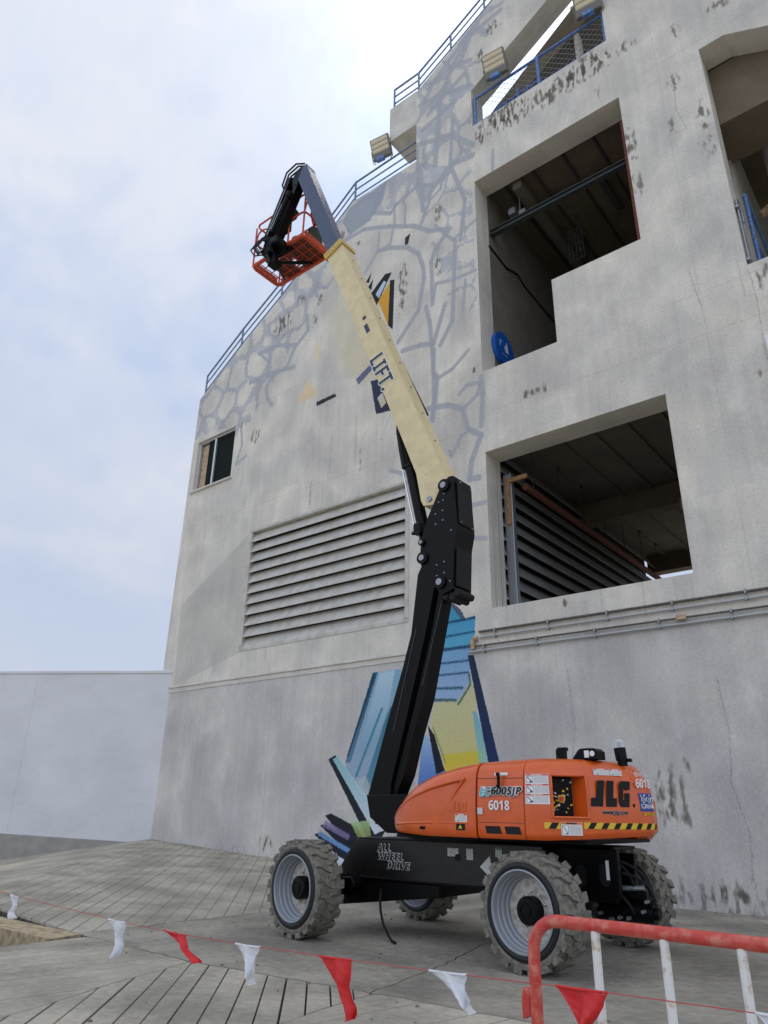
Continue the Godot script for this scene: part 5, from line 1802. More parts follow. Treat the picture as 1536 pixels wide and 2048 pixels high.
func build_lift() -> void:
	make_hull()
	var o := thing("boom_lift", "orange and black wheeled boom lift with its cream boom raised to the wall", "boom lift", Vector3(-1.13, 0, 4.72))
	# wheels and axles
	var d := wheel_meshes()
	var st := deg_to_rad(-8.0)
	make_wheel(o, d, Vector3(0.17, 0.462, 5.70), st, 0.2)
	make_wheel(o, d, Vector3(-2.45, 0.462, 5.80), st, 0.35)
	make_wheel(o, d, Vector3(0.19, 0.462, 3.70), st + PI, 0.1)
	make_wheel(o, d, Vector3(-2.43, 0.462, 3.70), st + PI, 0.5)
	var mb := MB.new()
	for x in [0.17, -2.43]:
		mb.box(Vector3(x, 0.46, 4.70), Vector3(0.2, 0.22, 1.6), 0.02)
		for z in [5.46, 3.94]:
			mb.cyl(Vector3(x, 0.46, z - 0.1), Vector3(x, 0.46, z + 0.1), 0.12, -1.0, 20)
			mb.box(Vector3(x, 0.46, z), Vector3(0.14, 0.44, 0.12), 0.02)
		part("axle", mb, M.black, o)
		mb = MB.new()
	# chassis
	mb = MB.new()
	mb.prism([Vector2(-2.27, 0.93), Vector2(-2.51, 0.62), Vector2(-2.51, 0.54), Vector2(-1.2, 0.54), Vector2(-1.2, 0.56), Vector2(0.02, 0.56), Vector2(0.02, 0.93)], 4.24, 5.2, Transform3D.IDENTITY, 0.012)
	var ch := part("chassis", mb, M.chassis, o)
	mb = MB.new()
	mb.prism([Vector2(-2.50, 0.535), Vector2(-2.50, 0.26), Vector2(-1.16, 0.42), Vector2(-1.16, 0.535)], 4.3, 5.18, Transform3D.IDENTITY, 0.01)
	mb.prism([Vector2(-2.75, 0.52), Vector2(-2.75, 0.46), Vector2(-2.15, 0.46), Vector2(-2.15, 0.50), Vector2(-2.2, 0.56)], 4.3, 5.36, Transform3D.IDENTITY, 0.01)
	part("axle_box", mb, M.black, ch)
	mb = MB.new()
	mb.box(Vector3(-1.12, 0.938, 4.72), Vector3(2.26, 0.012, 0.97), 0.004)
	mb.box(Vector3(-1.12, 0.55, 5.195), Vector3(2.2, 0.02, 0.03), 0.004)
	part("chassis_flange", mb, M.black, ch)
	mb = MB.new()
	mb.cyl(Vector3(-0.92, 0.80, 5.19), Vector3(-0.92, 0.80, 5.206), 0.032, -1.0, 20)
	part("plug", mb, M.black_flat, ch)
	# stickers on the chassis
	mb = MB.new()
	mb.prism([Vector2(-0.66, 0.73), Vector2(-0.545, 0.83), Vector2(-0.535, 0.765), Vector2(-0.2, 0.765), Vector2(-0.2, 0.70), Vector2(-0.535, 0.695), Vector2(-0.53, 0.63)], 5.2, 5.203)
	part("arrow", mb, M.white, ch)
	var lt := tex_mat(label_texture(64, 64, c8(225, 220, 214), 2, 71))
	var lg := tex_mat(label_texture(48, 48, c8(60, 140, 80), 1, 72))
	for q in [[-0.975, 0.845, 0.13, 0.075, lt], [-0.775, 0.835, 0.075, 0.10, lt], [-0.445, 0.865, 0.07, 0.08, lg]]:
		mb = MB.new()
		var c := Vector3(q[0], q[1], 5.203)
		var hx := Vector3(q[2] * 0.5, 0, 0)
		var hy := Vector3(0, q[3] * 0.5, 0)
		mb.box(c - Vector3(0, 0, 0.0025), Vector3(q[2], q[3], 0.003))
		mb.uquad(c - hx - hy, c + hx - hy, c + hx + hy, c - hx + hy, Vector3.BACK, Vector2(0, 1), Vector2(1, 1), Vector2(1, 0), Vector2(0, 0))
		part("sticker", mb, q[4], ch)
	for q in [["ALL", -1.865, 0.850], ["WHEEL", -1.78, 0.768], ["DRIVE", -1.67, 0.686]]:
		outlined(ch, "lettering", q[0], 0.070, Transform3D(Basis.IDENTITY, Vector3(q[1], q[2], 5.204)), 0.0036, M.black_flat, M.white, 0.2, 1.12)
	# brackets, cylinders and hoses at the steering end
	mb = MB.new()
	mb.prism([Vector2(0.02, 0.95), Vector2(0.02, 0.62), Vector2(0.30, 0.50), Vector2(0.62, 0.50), Vector2(0.66, 0.56), Vector2(0.66, 0.92), Vector2(0.62, 0.95)], 4.95, 5.0, Transform3D.IDENTITY, 0.008)
	mb.prism([Vector2(0.02, 0.90), Vector2(0.02, 0.55), Vector2(0.58, 0.48), Vector2(0.60, 0.88)], 4.4, 4.45, Transform3D.IDENTITY, 0.008)
	mb.box(Vector3(0.30, 0.935, 4.7), Vector3(0.6, 0.03, 0.6), 0.006)
	var br := part("steering_bracket", mb, M.black, o)
	for q in [[0.30, 0.70], [0.53, 0.72]]:
		mb = MB.new()
		var pl := []
		for k in 20:
			var a := TAU * k / 20
			pl.append(Vector2(q[0] + cos(a) * 0.05, q[1] + sin(a) * 0.05 + signf(sin(a)) * 0.045))
		mb.prism(pl, 4.99, 5.003)  # raised black oval painted in for the dark of an open hole
		part("painted_slot", mb, M.black_flat, br)
	mb = MB.new()
	mb.box(Vector3(0.56, 0.76, 5.002), Vector3(0.03, 0.16, 0.004))
	part("sticker", mb, M.white, br)
	mb = MB.new()
	mb.cyl(Vector3(0.35, 0.42, 4.75), Vector3(0.86, 0.42, 4.75), 0.085, -1.0, 20)
	mb.cyl(Vector3(0.86, 0.42, 4.75), Vector3(0.90, 0.42, 4.75), 0.05, -1.0, 16)
	mb.box(Vector3(0.60, 0.56, 4.7), Vector3(0.42, 0.10, 0.22), 0.02)
	part("steering_cylinder", mb, M.black, o)
	mb = MB.new()
	mb.cyl(Vector3(0.45, 0.60, 4.9), Vector3(0.45, 0.66, 4.9), 0.035, -1.0, 16)
	mb.cyl(Vector3(0.40, 0.60, 4.88), Vector3(0.80, 0.62, 4.8), 0.022, -1.0, 12)
	for q in [[0.36, 0.46], [0.40, 0.40], [0.58, 0.38], [0.66, 0.38], [0.80, 0.44], [0.30, 0.55], [0.7, 0.62], [0.84, 0.52], [0.5, 0.36]]:
		part("fitting", mb, M.steel, o)
		mb = MB.new()
		mb.cyl(Vector3(q[0], q[1], 4.84), Vector3(q[0], q[1], 4.90), 0.016, -1.0, 6)
	part("fitting", mb, M.steel, o)
	for q in [[0.42, 0.86, 0.72, 0.62], [0.62, 0.84, 0.86, 0.55], [0.35, 0.62, 0.70, 0.40], [0.66, 0.74, 0.90, 0.48]]:
		mb = MB.new()
		var pts := []
		for k in 10:
			var t := k / 9.0
			pts.append(Vector3(lerpf(q[0], q[2], t) + sin(t * PI) * 0.07, lerpf(q[1], q[3], t) + sin(t * PI) * 0.05, 4.92 - t * 0.1))
		mb.tube(pts, 0.013, 7)
		part("hose", mb, M.black_flat, o)
	mb = MB.new()
	mb.tube([Vector3(-1.86, 0.46, 5.25), Vector3(-1.865, 0.36, 5.26), Vector3(-1.84, 0.26, 5.28), Vector3(-1.78, 0.15, 5.31), Vector3(-1.68, 0.06, 5.35), Vector3(-1.60, 0.022, 5.39), Vector3(-1.52, 0.016, 5.43)], 0.013, 8)
	part("hanging_cable", mb, M.black_flat, o)
	# turntable
	mb = MB.new()
	mb.cyl(Vector3(-1.13, 0.94, 4.72), Vector3(-1.13, 0.985, 4.72), 0.62, -1.0, 40)
	mb.box(Vector3(-0.45, 0.99, 4.72), Vector3(2.1, 0.03, 1.5), 0.01)
	part("turntable", mb, M.black_flat, o)
	mb = MB.new()
	mb.box(Vector3(-0.35, 1.22, 4.05), Vector3(2.0, 0.44, 0.55), 0.08)
	part("far_hood", mb, M.orange, o)
	# near hood in three covers
	var seam := -0.475
	part("nose_cover", hood(hu[0], seam - 0.008, 0.0), M.orange, o)
	part("side_door", hood(seam + 0.010, 0.012, 0.006), M.orange, o)
	var hole := Rect2(0.27, 1.19, 0.31, 0.345)
	var tail := part("tail_cover", hood(0.022, hu[hu.size() - 1], 0.0, hole), M.orange, o)
	part("hood_core", hood(hu[0] + 0.1, hu[hu.size() - 1] - 0.1, 0.05, Rect2(0.24, 1.17, 0.38, 0.36)), M.black_flat, o)
	# recess with the ground controls
	mb = MB.new()
	var q0 := hull_pt(hole.position.x, 1.19, 0.0)
	var q1 := hull_pt(hole.end.x, 1.19, 0.0)
	var n0: Vector2 = hull_xz(hole.position.x)[1]
	var inn := Vector3(-n0.x, 0, -n0.y) * 0.13
	var b0 := q0 + inn
	var b1 := q0 + (q1 - q0) * 0.62 + inn * 1.05
	var up := Vector3(0, 0.345, 0)
	mb.quad(q0, b0, b0 + up, q0 + up, Vector3(1, 0, 0))
	mb.quad(b0, b1, b1 + up, b0 + up, Vector3(0, 0, 1))
	mb.quad(b1, q1, q1 + up, b1 + up, Vector3(-0.4, 0, 1))
	mb.ftri(q0, b0, b1, Vector3.UP)
	mb.ftri(q0, b1, q1, Vector3.UP)
	mb.ftri(q0 + up, b0 + up, b1 + up, Vector3.DOWN)
	mb.ftri(q0 + up, b1 + up, q1 + up, Vector3.DOWN)
	part("recess", mb, M.orange, tail)
	# a raised lip round the recess
	mb = MB.new()
	var lip := []
	for k in 12:
		lip.append(hull_pt(lerpf(hole.position.x, hole.end.x, k / 11.0), 1.19, 0.002))
	for k in 5:
		lip.append(hull_pt(hole.end.x, lerpf(1.22, 1.50, k / 4.0), 0.0))
	for k in 12:
		lip.append(hull_pt(lerpf(hole.end.x, hole.position.x, k / 11.0), 1.535, -0.02))
	for k in 5:
		lip.append(hull_pt(hole.position.x, lerpf(1.50, 1.22, k / 4.0), 0.0))
	mb.tube(lip, 0.012, 8, false, true)
	part("recess_lip", mb, M.orange, tail)
	var cp := Node3D.new()
	mb = MB.new()
	var cd := (b1 - b0).normalized()
	var cn := Vector3(-inn.x, 0, -inn.z).normalized()
	var cb := Basis(cd, Vector3.UP, cd.cross(Vector3.UP))
	var cc := (b0 + b1) * 0.5 + Vector3(0, 0.172, 0) + cn * 0.02
	var cw := b0.distance_to(b1)
	mb.box(cc, Vector3(cw * 0.94, 0.33, 0.03), 0.012, cb)
	cp.free()
	var pan := part("control_panel", mb, M.black, o)
	var cf := cc + cn * 0.018
	for k in 26:
		mb = MB.new()
		var p := cf + cd * rng.randf_range(-0.42, 0.42) * cw + Vector3(0, rng.randf_range(-0.14, 0.14), 0)
		mb.box(p, Vector3(rng.randf_range(0.008, 0.022), rng.randf_range(0.006, 0.018), 0.006), 0.0, cb * Basis(Vector3.BACK, rng.randf_range(-0.7, 0.7)))
		part("key", mb, [M.hazard, M.hazard, M.white, M.steel][k % 4], pan)
	mb = MB.new()
	mb.cyl(cf + Vector3(0, -0.02, 0) - cd * 0.01, cf + Vector3(0, -0.02, 0) - cd * 0.01 + cn * 0.03, 0.02, -1.0, 16)
	part("stop_button", mb, M.red_button, pan)
	mb = MB.new()
	mb.cyl(cf + Vector3(0, -0.02, 0) - cd * 0.01, cf + Vector3(0, -0.02, 0) - cd * 0.01 + cn * 0.004, 0.032, -1.0, 20)
	part("button_ring", mb, M.hazard, pan)
	# pressed lines on the nose cover
	mb = MB.new()
	var arc := []
	for k in 24:
		var t := k / 23.0
		var u := lerpf(-1.95, -0.60, t)
		arc.append(hull_pt(u, minf(1.10 + 0.44 * pow(t, 0.42), hood_top((hull_xz(u)[0] as Vector2).x) - 0.14), -0.012))
	mb.tube(arc, 0.018, 8)
	var low := []
	for k in 16:
		low.append(hull_pt(lerpf(-1.95, -0.98, k / 15.0), lerpf(1.085, 1.125, k / 15.0), -0.012))
	mb.tube(low, 0.017, 8)
	mb.tube([hull_pt(-0.62, 1.50, -0.016), hull_pt(-0.75, 1.34, -0.016), hull_pt(-0.88, 1.17, -0.016)], 0.018, 8)
	var foot := []
	for k in 8:
		foot.append(hull_pt(lerpf(-0.98, -0.56, k / 7.0), 1.125, -0.013))
	mb.tube(foot, 0.016, 8)
	part("pressed_rib", mb, M.orange, o)
	# black backing and slots
	mb = MB.new()
	for q in [[-0.37, -0.215], [-0.17, -0.02]]:
		mb = MB.new()
		hull_patch(mb, q[0], q[1], 1.047, 1.108, -0.003, -0.018)
		part("vent_slot", mb, M.black_flat, o)
	mb = MB.new()
	hull_patch(mb, seam + 0.012, 0.01, 1.508, 1.514, -0.004)
	part("door_seam", mb, M.rust, o)
	mb = MB.new()
	hull_patch(mb, seam + 0.012, 0.01, 1.135, 1.139, -0.004)
	part("door_seam", mb, M.rust, o)
	mb = MB.new()
	var lp := hull_pt(-0.215, 1.50, 0.02)
	mb.box(lp, Vector3(0.022, 0.10, 0.03), 0.006)
	mb.box(lp + Vector3(0, -0.055, 0.01), Vector3(0.035, 0.03, 0.03), 0.008)
	mb.box(lp + Vector3(0, 0.045, 0.008), Vector3(0.034, 0.026, 0.03), 0.006)
	part("latch", mb, M.black, o)
	mb = MB.new()
	mb.box(hull_pt(-1.10, 1.075, 0.008), Vector3(0.06, 0.025, 0.02), 0.006)
	part("latch", mb, M.black, o)
	# printed labels
	var red := tex_mat(label_texture(64, 88, c8(196, 52, 44), 3, 73))
	var red1 := tex_mat(label_texture(64, 44, c8(196, 52, 44), 1, 74))
	var orange1 := tex_mat(label_texture(64, 60, c8(222, 110, 50), 1, 75))
	decal(o, "warning_label", 0.035, 0.25, 1.295, 1.545, red)
	decal(o, "warning_label", -0.71, -0.575, 1.135, 1.205, red1)
	decal(o, "warning_label", 0.33, 0.51, 1.05, 1.155, orange1, 0.006)
	decal(o, "warning_label", 0.67, 0.83, 1.545, 1.60, red1)
	decal(o, "warning_label", 0.835, 0.97, 1.545, 1.60, red1)
	decal(o, "small_label", -0.46, -0.405, 1.205, 1.26, lt)
	decal(o, "small_label", 0.51, 0.62, 1.56, 1.60, lt, -0.02)
	decal(o, "black_label", -0.70, -0.60, 1.065, 1.12, M.black_flat)
	decal(o, "white_label", -0.28, -0.14, 1.535, 1.56, M.white)
	mb = MB.new()
	mb.prism([Vector2(-0.02, -0.016), Vector2(0.02, -0.016), Vector2(0, 0.018)], 0.0, 0.003, Transform3D(Basis.IDENTITY, hull_pt(-0.65, 1.095, 0.004)))
	part("label_mark", mb, M.hazard, o)
	# hazard stripe
	mb = MB.new()
	hull_patch(mb, 0.19, 0.325, 1.10, 1.15, 0.003)
	part("hazard_band", mb, M.hazard, o)
	mb = MB.new()
	hull_patch(mb, 0.53, 1.40, 1.105, 1.155, 0.003)
	part("hazard_band", mb, M.hazard, o)
	mb = MB.new()
	hull_patch(mb, 0.225, 0.285, 1.101, 1.149, 0.006, 0.03)
	part("hazard_stripe", mb, M.black_flat, o)
	for k in 7:
		var u := 0.56 + k * 0.122
		mb = MB.new()
		hull_patch(mb, u, u + 0.055, 1.106, 1.154, 0.006, 0.035)
		part("hazard_stripe", mb, M.black_flat, o)
	# lettering on the hood
	var J := [Vector2(0.0, 0.0), Vector2(0.62, 0.0), Vector2(0.80, 1.0), Vector2(0.42, 1.0), Vector2(0.30, 0.33), Vector2(0.06, 0.33)]
	var L := [Vector2(0.78, 0.0), Vector2(1.36, 0.0), Vector2(1.42, 0.33), Vector2(1.20, 0.33), Vector2(1.32, 1.0), Vector2(0.95, 1.0)]
	var G := [Vector2(1.50, 0.14), Vector2(1.60, 0.0), Vector2(2.10, 0.0), Vector2(2.20, 0.54), Vector2(1.90, 0.54), Vector2(1.86, 0.28), Vector2(1.76, 0.28), Vector2(1.83, 0.72), Vector2(1.93, 0.72), Vector2(1.92, 0.66), Vector2(2.22, 0.66), Vector2(2.28, 1.0), Vector2(1.72, 1.0), Vector2(1.61, 0.88)]
	mb = MB.new()
	for s in [J, L, G]:
		flat_on_hull(mb, s, Vector3(0.605, 1.285, 0.005), Vector2(0.187, 0.215))
	var dot := []
	for k in 14:
		dot.append(Vector2(2.40 + cos(TAU * k / 14) * 0.07, 0.07 + sin(TAU * k / 14) * 0.07))
	flat_on_hull(mb, dot, Vector3(0.605, 1.285, 0.005), Vector2(0.187, 0.215))
	part("logo", mb, M.black_flat, o)
	mb = MB.new()
	for s in [J, L, G]:
		flat_on_hull(mb, s, Vector3(-0.775, 1.225, 0.006), Vector2(0.088, 0.085), 0.008)
	part("pressed_logo", mb, M.orange, o)
	var ht := func(u: float, y: float, off: float) -> Transform3D: return Transform3D(Basis.IDENTITY, Vector3(u, y, off))
	mb = MB.new()
	letters(mb, "6018", 0.078, ht.call(-0.23, 1.28, 0.004), true, 0.0, 0.92, 0.003, true)
	letters(mb, "6018", 0.075, ht.call(1.20, 1.487, 0.004), true, 0.0, 0.88, 0.003, true)
	part("fleet_number", mb, M.white, o)
	outlined(o, "web_address", "www.jlg.com", 0.030, ht.call(0.84, 1.230, 0.003), 0.002, M.black_flat, M.white, 0.0, 1.0, true)
	var ek := 0.42 / letters(MB.new(), "EC600SJP", 0.064, ht.call(0, 0, 0), true, 0.25, 1.0, 0.002, true)
	mb = MB.new()
	for k in 12:
		var a := TAU * k / 12
		letters(mb, "EC600SJP", 0.064, ht.call(-0.215 + cos(a) * 0.0075, 1.383 + sin(a) * 0.0075, 0.003), true, 0.25, ek, 0.002, true)
	part("model_name_outline", mb, M.white, o)
	mb = MB.new()
	var w0 := 0.42
	var w1 := letters(mb, "EC", 0.064, ht.call(-0.215 - w0 * 0.5, 1.383, 0.006), true, 0.25, ek, 0.002, true, false)
	part("model_name", mb, M.cyan, o)
	mb = MB.new()
	letters(mb, "600SJP", 0.064, ht.call(-0.215 - w0 * 0.5 + w1 + 0.008, 1.383, 0.006), true, 0.25, ek, 0.002, true, false)
	part("model_name", mb, M.black_flat, o)
	# hire sign in Thai and its telephone number, brushed strokes
	decal(o, "hire_sign", 1.13, 1.325, 1.255, 1.405, M.deep_blue, 0.004)
	mb = MB.new()
	var th := [[[0.06, 0.90], [0.02, 0.82], [0.10, 0.80], [0.10, 0.52]], [[0.20, 0.78], [0.20, 0.52], [0.36, 0.72], [0.36, 0.52]], [[0.24, 0.92], [0.34, 0.86]], [[0.26, 0.82], [0.36, 0.90]], [[0.46, 0.80], [0.46, 0.54], [0.50, 0.54]], [[0.58, 0.76], [0.64, 0.72], [0.60, 0.54], [0.74, 0.54], [0.76, 0.78]], [[0.68, 0.94], [0.68, 0.84]], [[0.84, 0.74], [0.92, 0.78], [0.94, 0.52]],
		[[0.06, 0.40], [0.06, 0.14], [0.10, 0.14]], [[0.16, 0.36], [0.28, 0.38], [0.30, 0.14], [0.16, 0.14], [0.16, 0.24]], [[0.18, 0.46], [0.30, 0.46]], [[0.36, 0.14], [0.36, 0.36], [0.46, 0.36], [0.46, 0.14]], [[0.52, 0.36], [0.54, 0.14], [0.64, 0.14], [0.66, 0.38]], [[0.58, 0.44], [0.62, 0.50]], [[0.72, 0.30], [0.74, 0.14], [0.84, 0.36], [0.84, 0.14]], [[0.72, 0.44], [0.82, 0.46]], [[0.90, 0.14], [0.90, 0.38], [0.97, 0.30], [0.97, 0.14]]]
	for s in th:
		var pts := []
		for p in s:
			pts.append(hull_pt(1.135 + p[0] * 0.185, 1.26 + p[1] * 0.145, 0.006))
		mb.tube(pts, 0.0042, 5)
	part("thai_lettering", mb, M.white, o)
	mb = MB.new()
	letters(mb, "081-9147993", 0.024, ht.call(1.26, 1.230, 0.004), true, 0.0, 1.0, 0.003, true)
	part("telephone_number", mb, M.hazard, o)
	mb = MB.new()
	var ring := []
	for k in 9:
		var a := 0.6 + k * 0.62
		ring.append(hull_pt(1.14 + cos(a) * 0.018, 1.565 + sin(a) * 0.02, -0.018))
	mb.tube(ring, 0.003, 5)
	hull_patch(mb, 1.17, 1.26, 1.572, 1.576, -0.018)
	hull_patch(mb, 1.17, 1.25, 1.560, 1.563, -0.018)
	part("small_emblem", mb, M.white, o)
	# lifting eyes, guard and beacon on top
	mb = MB.new()
	mb.prism([Vector2(0.31, 1.66), Vector2(0.31, 1.77), Vector2(0.33, 1.795), Vector2(0.41, 1.795), Vector2(0.41, 1.765), Vector2(0.395, 1.765), Vector2(0.395, 1.66)], 5.30, 5.36, Transform3D.IDENTITY, 0.008)
	part("lifting_eye", mb, M.black, o)
	mb = MB.new()
	mb.prism([Vector2(0.47, 1.66), Vector2(0.55, 1.76), Vector2(0.58, 1.775), Vector2(0.70, 1.775), Vector2(0.73, 1.75), Vector2(0.73, 1.68), Vector2(0.60, 1.68), Vector2(0.58, 1.56), Vector2(0.54, 1.56)], 5.22, 5.40, Transform3D.IDENTITY, 0.012)
	var gd := part("guard", mb, M.black, o)
	mb = MB.new()
	mb.cyl(Vector3(0.685, 1.728, 5.39), Vector3(0.685, 1.728, 5.403), 0.024, -1.0, 16)
	part("guard_hole", mb, M.white, gd)
	mb = MB.new()
	mb.box(Vector3(0.632, 1.725, 5.40), Vector3(0.045, 0.06, 0.004))
	part("guard_label", mb, M.white, gd)
	mb = MB.new()
	mb.cyl(Vector3(0.80, 1.64, 5.0), Vector3(0.80, 1.69, 5.0), 0.045, -1.0, 16)
	mb.cyl(Vector3(0.795, 1.69, 5.0), Vector3(0.785, 1.80, 5.0), 0.052, 0.055, 20)
	mb.box(Vector3(0.86, 1.69, 5.0), Vector3(0.06, 0.03, 0.05), 0.008)
	var bc := part("beacon", mb, M.black, o)
	mb = MB.new()
	mb.cyl(Vector3(0.785, 1.80, 5.0), Vector3(0.783, 1.86, 5.0), 0.052, 0.046, 20)
	mb.ball(Vector3(0.783, 1.86, 5.0), 0.046, 6, 0.4)
	part("dome", mb, M.clear, bc)
	mb = MB.new()
	mb.cyl(Vector3(0.785, 1.80, 5.0), Vector3(0.784, 1.85, 5.0), 0.02, -1.0, 12)
	part("bulb", mb, M.steel, bc)

	# ---- lower boom
	mb = MB.new()
	mb.prism([Vector2(-2.36, 1.39), Vector2(-2.30, 1.15), Vector2(-2.05, 0.99), Vector2(-1.3, 0.99), Vector2(-1.4, 1.2), Vector2(-1.8, 1.40)], 4.88, 4.95, Transform3D.IDENTITY, 0.01)
	part("boom_base", mb, M.black, o)
	mb = MB.new()
	mb.prism([Vector2(-2.36, 1.39), Vector2(-2.30, 1.15), Vector2(-2.05, 0.99), Vector2(-1.3, 0.99), Vector2(-1.4, 1.2), Vector2(-1.8, 1.40)], 4.40, 4.47, Transform3D.IDENTITY, 0.01)
	part("boom_base", mb, M.black, o)
	mb = MB.new()
	mb.prism([Vector2(-2.37, 1.39), Vector2(-2.25, 1.08), Vector2(-2.05, 1.05), Vector2(-2.03, 1.5), Vector2(-1.79, 2.3), Vector2(-1.53, 3.2), Vector2(-1.38, 3.8), Vector2(-1.36, 4.2), Vector2(-1.55, 4.14), Vector2(-1.64, 3.98), Vector2(-1.74, 3.24), Vector2(-1.87, 2.83), Vector2(-2.09, 2.22)], 4.60, 4.90, Transform3D.IDENTITY, 0.014)
	part("lower_boom", mb, M.black, o)
	mb = MB.new()
	mb.prism([Vector2(-2.14, 1.15), Vector2(-2.06, 1.15), Vector2(-1.98, 1.40), Vector2(-1.87, 1.61), Vector2(-1.73, 2.07), Vector2(-1.58, 2.47), Vector2(-1.29, 3.69), Vector2(-1.34, 3.74), Vector2(-1.47, 3.19), Vector2(-1.74, 2.3), Vector2(-1.98, 1.6)], 4.64, 4.86, Transform3D.IDENTITY, 0.012)
	part("lower_link", mb, M.black, o)
	mb = MB.new()
	sidebar(mb, Vector2(-2.0, 2.1), Vector2(-1.66, 3.3), 0.010, 4.9, 4.906, 0.0)
	part("boom_seam", mb, M.beam, o)
	mb = MB.new()
	sidebar(mb, Vector2(-1.60, 2.6), Vector2(-1.30, 3.6), 0.008, 4.86, 4.866, 0.0)
	part("boom_seam", mb, M.beam, o)
	# ---- knuckle
	mb = MB.new()
	var kn := [Vector2(-1.02, 5.16), Vector2(-1.09, 5.17), Vector2(-1.2, 5.1), Vector2(-1.43, 4.67), Vector2(-1.53, 4.40), Vector2(-1.55, 4.12), Vector2(-1.51, 4.0), Vector2(-1.36, 3.86), Vector2(-1.26, 3.66), Vector2(-1.22, 3.63), Vector2(-1.06, 3.68), Vector2(-1.03, 4.24), Vector2(-0.98, 4.46)]
	mb.prism(kn, 4.58, 4.98, Transform3D.IDENTITY, 0.016)
	var kk := part("knuckle", mb, M.black, o)
	mb = MB.new()
	mb.box(Vector3(-0.985, 4.81, 4.78), Vector3(0.03, 0.60, 0.32), 0.01, Basis(Vector3.BACK, 0.03))
	part("cover_plate", mb, M.black_flat, kk)
	mb = MB.new()
	mb.box(Vector3(-1.03, 3.96, 4.78), Vector3(0.03, 0.48, 0.32), 0.01, Basis(Vector3.BACK, -0.05))
	part("cover_plate", mb, M.black_flat, kk)
	for q in [[-1.16, 5.06, 0.055], [-1.50, 4.15, 0.052], [-1.24, 3.79, 0.055], [-1.51, 4.36, 0.03]]:
		mb = MB.new()
		mb.cyl(Vector3(q[0], q[1], 4.97), Vector3(q[0], q[1], 5.01), q[2] * 1.5, -1.0, 24)
		part("boss", mb, M.black, kk)
		mb = MB.new()
		mb.cyl(Vector3(q[0], q[1], 5.0), Vector3(q[0], q[1], 5.022), q[2] * 0.75, -1.0, 20)
		part("pin", mb, M.steel, kk)
	for q in [[-1.17, 4.95], [-1.18, 4.86], [-1.25, 4.85], [-1.19, 4.72], [-1.3, 4.7], [-1.19, 4.59], [-1.3, 4.56], [-1.18, 4.04], [-1.29, 4.02], [-1.18, 3.9], [-1.29, 3.88], [-1.1, 3.78], [-1.07, 4.43]]:
		mb = MB.new()
		mb.ball(Vector3(q[0], q[1], 4.982), 0.013, 4)
		part("bolt", mb, M.steel, kk)
	for q in [[5.08, 4.9], [5.06, 4.66], [4.54, 4.9], [4.52, 4.66]]:
		mb = MB.new()
		mb.ball(Vector3(-0.97, q[0], q[1]), 0.014, 4)
		part("bolt", mb, M.steel, kk)
	mb = MB.new()
	for q in [[-1.2, 3.62], [-1.1, 3.60], [-1.03, 3.64]]:
		mb = MB.new()
		mb.cyl(Vector3(q[0], q[1], 4.62), Vector3(q[0], q[1], 4.95), 0.045, -1.0, 14)
		part("pivot_tube", mb, M.black_flat, kk)
	# ---- lift cylinder and hoses beside the upper boom
	mb = MB.new()
	mb.cyl(Vector3(-1.60, 4.42, 4.76), Vector3(-1.87, 5.62, 4.76), 0.08, -1.0, 24)
	mb.cyl(Vector3(-1.865, 5.60, 4.76), Vector3(-1.875, 5.645, 4.76), 0.092, -1.0, 24)
	part("lift_cylinder", mb, M.black, o)
	mb = MB.new()
	mb.cyl(Vector3(-1.70, 4.55, 4.86), Vector3(-1.93, 5.55, 4.86), 0.012, -1.0, 8)
	part("pressure_pipe", mb, M.chrome, o)
	mb = MB.new()
	mb.box(Vector3(-1.66, 4.62, 4.86), Vector3(0.12, 0.16, 0.1), 0.02)
	mb.cyl(Vector3(-1.72, 4.56, 4.9), Vector3(-1.58, 4.52, 4.92), 0.025, -1.0, 12)
	part("valve_block", mb, M.black, o)
	mb = MB.new()
	for k in 4:
		if k:
			part("hose", mb, M.black_flat, o)
			mb = MB.new()
		mb.tube([Vector3(-1.84 - k * 0.03, 5.6, 4.70 + k * 0.04), Vector3(-1.90 - k * 0.03, 5.9, 4.70 + k * 0.04), Vector3(-1.98 - k * 0.02, 6.2, 4.70 + k * 0.04), Vector3(-2.04, 6.5, 4.72 + k * 0.03)], 0.036, 8)
	part("hose", mb, M.black_flat, o)
	# ---- upper boom
	mb = MB.new()
	mb.prism([Vector2(-3.30, 10.37), Vector2(-3.64, 10.23), Vector2(-2.02, 6.30), Vector2(-1.66, 5.40), Vector2(-1.58, 4.98), Vector2(-1.54, 4.90), Vector2(-1.38, 4.88), Vector2(-1.16, 5.18)], 4.62, 4.91, Transform3D.IDENTITY, 0.012)
	var ub := part("upper_boom", mb, M.cream, o)
	mb = MB.new()
	sidebar(mb, Vector2(-3.50, 10.36), Vector2(-3.44, 10.22), 0.43, 4.59, 4.94, 0.01)
	part("collar", mb, M.yellow_worn, ub)
	mb = MB.new()
	mb.cyl(Vector3(-1.44, 4.97, 4.9), Vector3(-1.44, 4.97, 4.935), 0.038, -1.0, 18)
	part("pin", mb, M.steel, ub)
	for q in [[-1.62, 5.66, 5.5], [-1.44, 5.62, 5.46], [-1.52, 5.44, 5.34]]:
		mb = MB.new()
		sidebar(mb, Vector2(q[0], q[1]), Vector2(q[0] + 0.03, q[2]), 0.03, 4.905, 4.916, 0.004)
		part("boss", mb, M.cream, ub)
	mb = MB.new()
	var ax := Vector3(0.381, -0.924, 0)
	for k in 9:
		mb = MB.new()
		mb.ball(Vector3(-3.22, 10.2, 4.76) + ax * (0.25 + k * 0.55), 0.014, 4)
		part("rivet", mb, M.steel, ub)
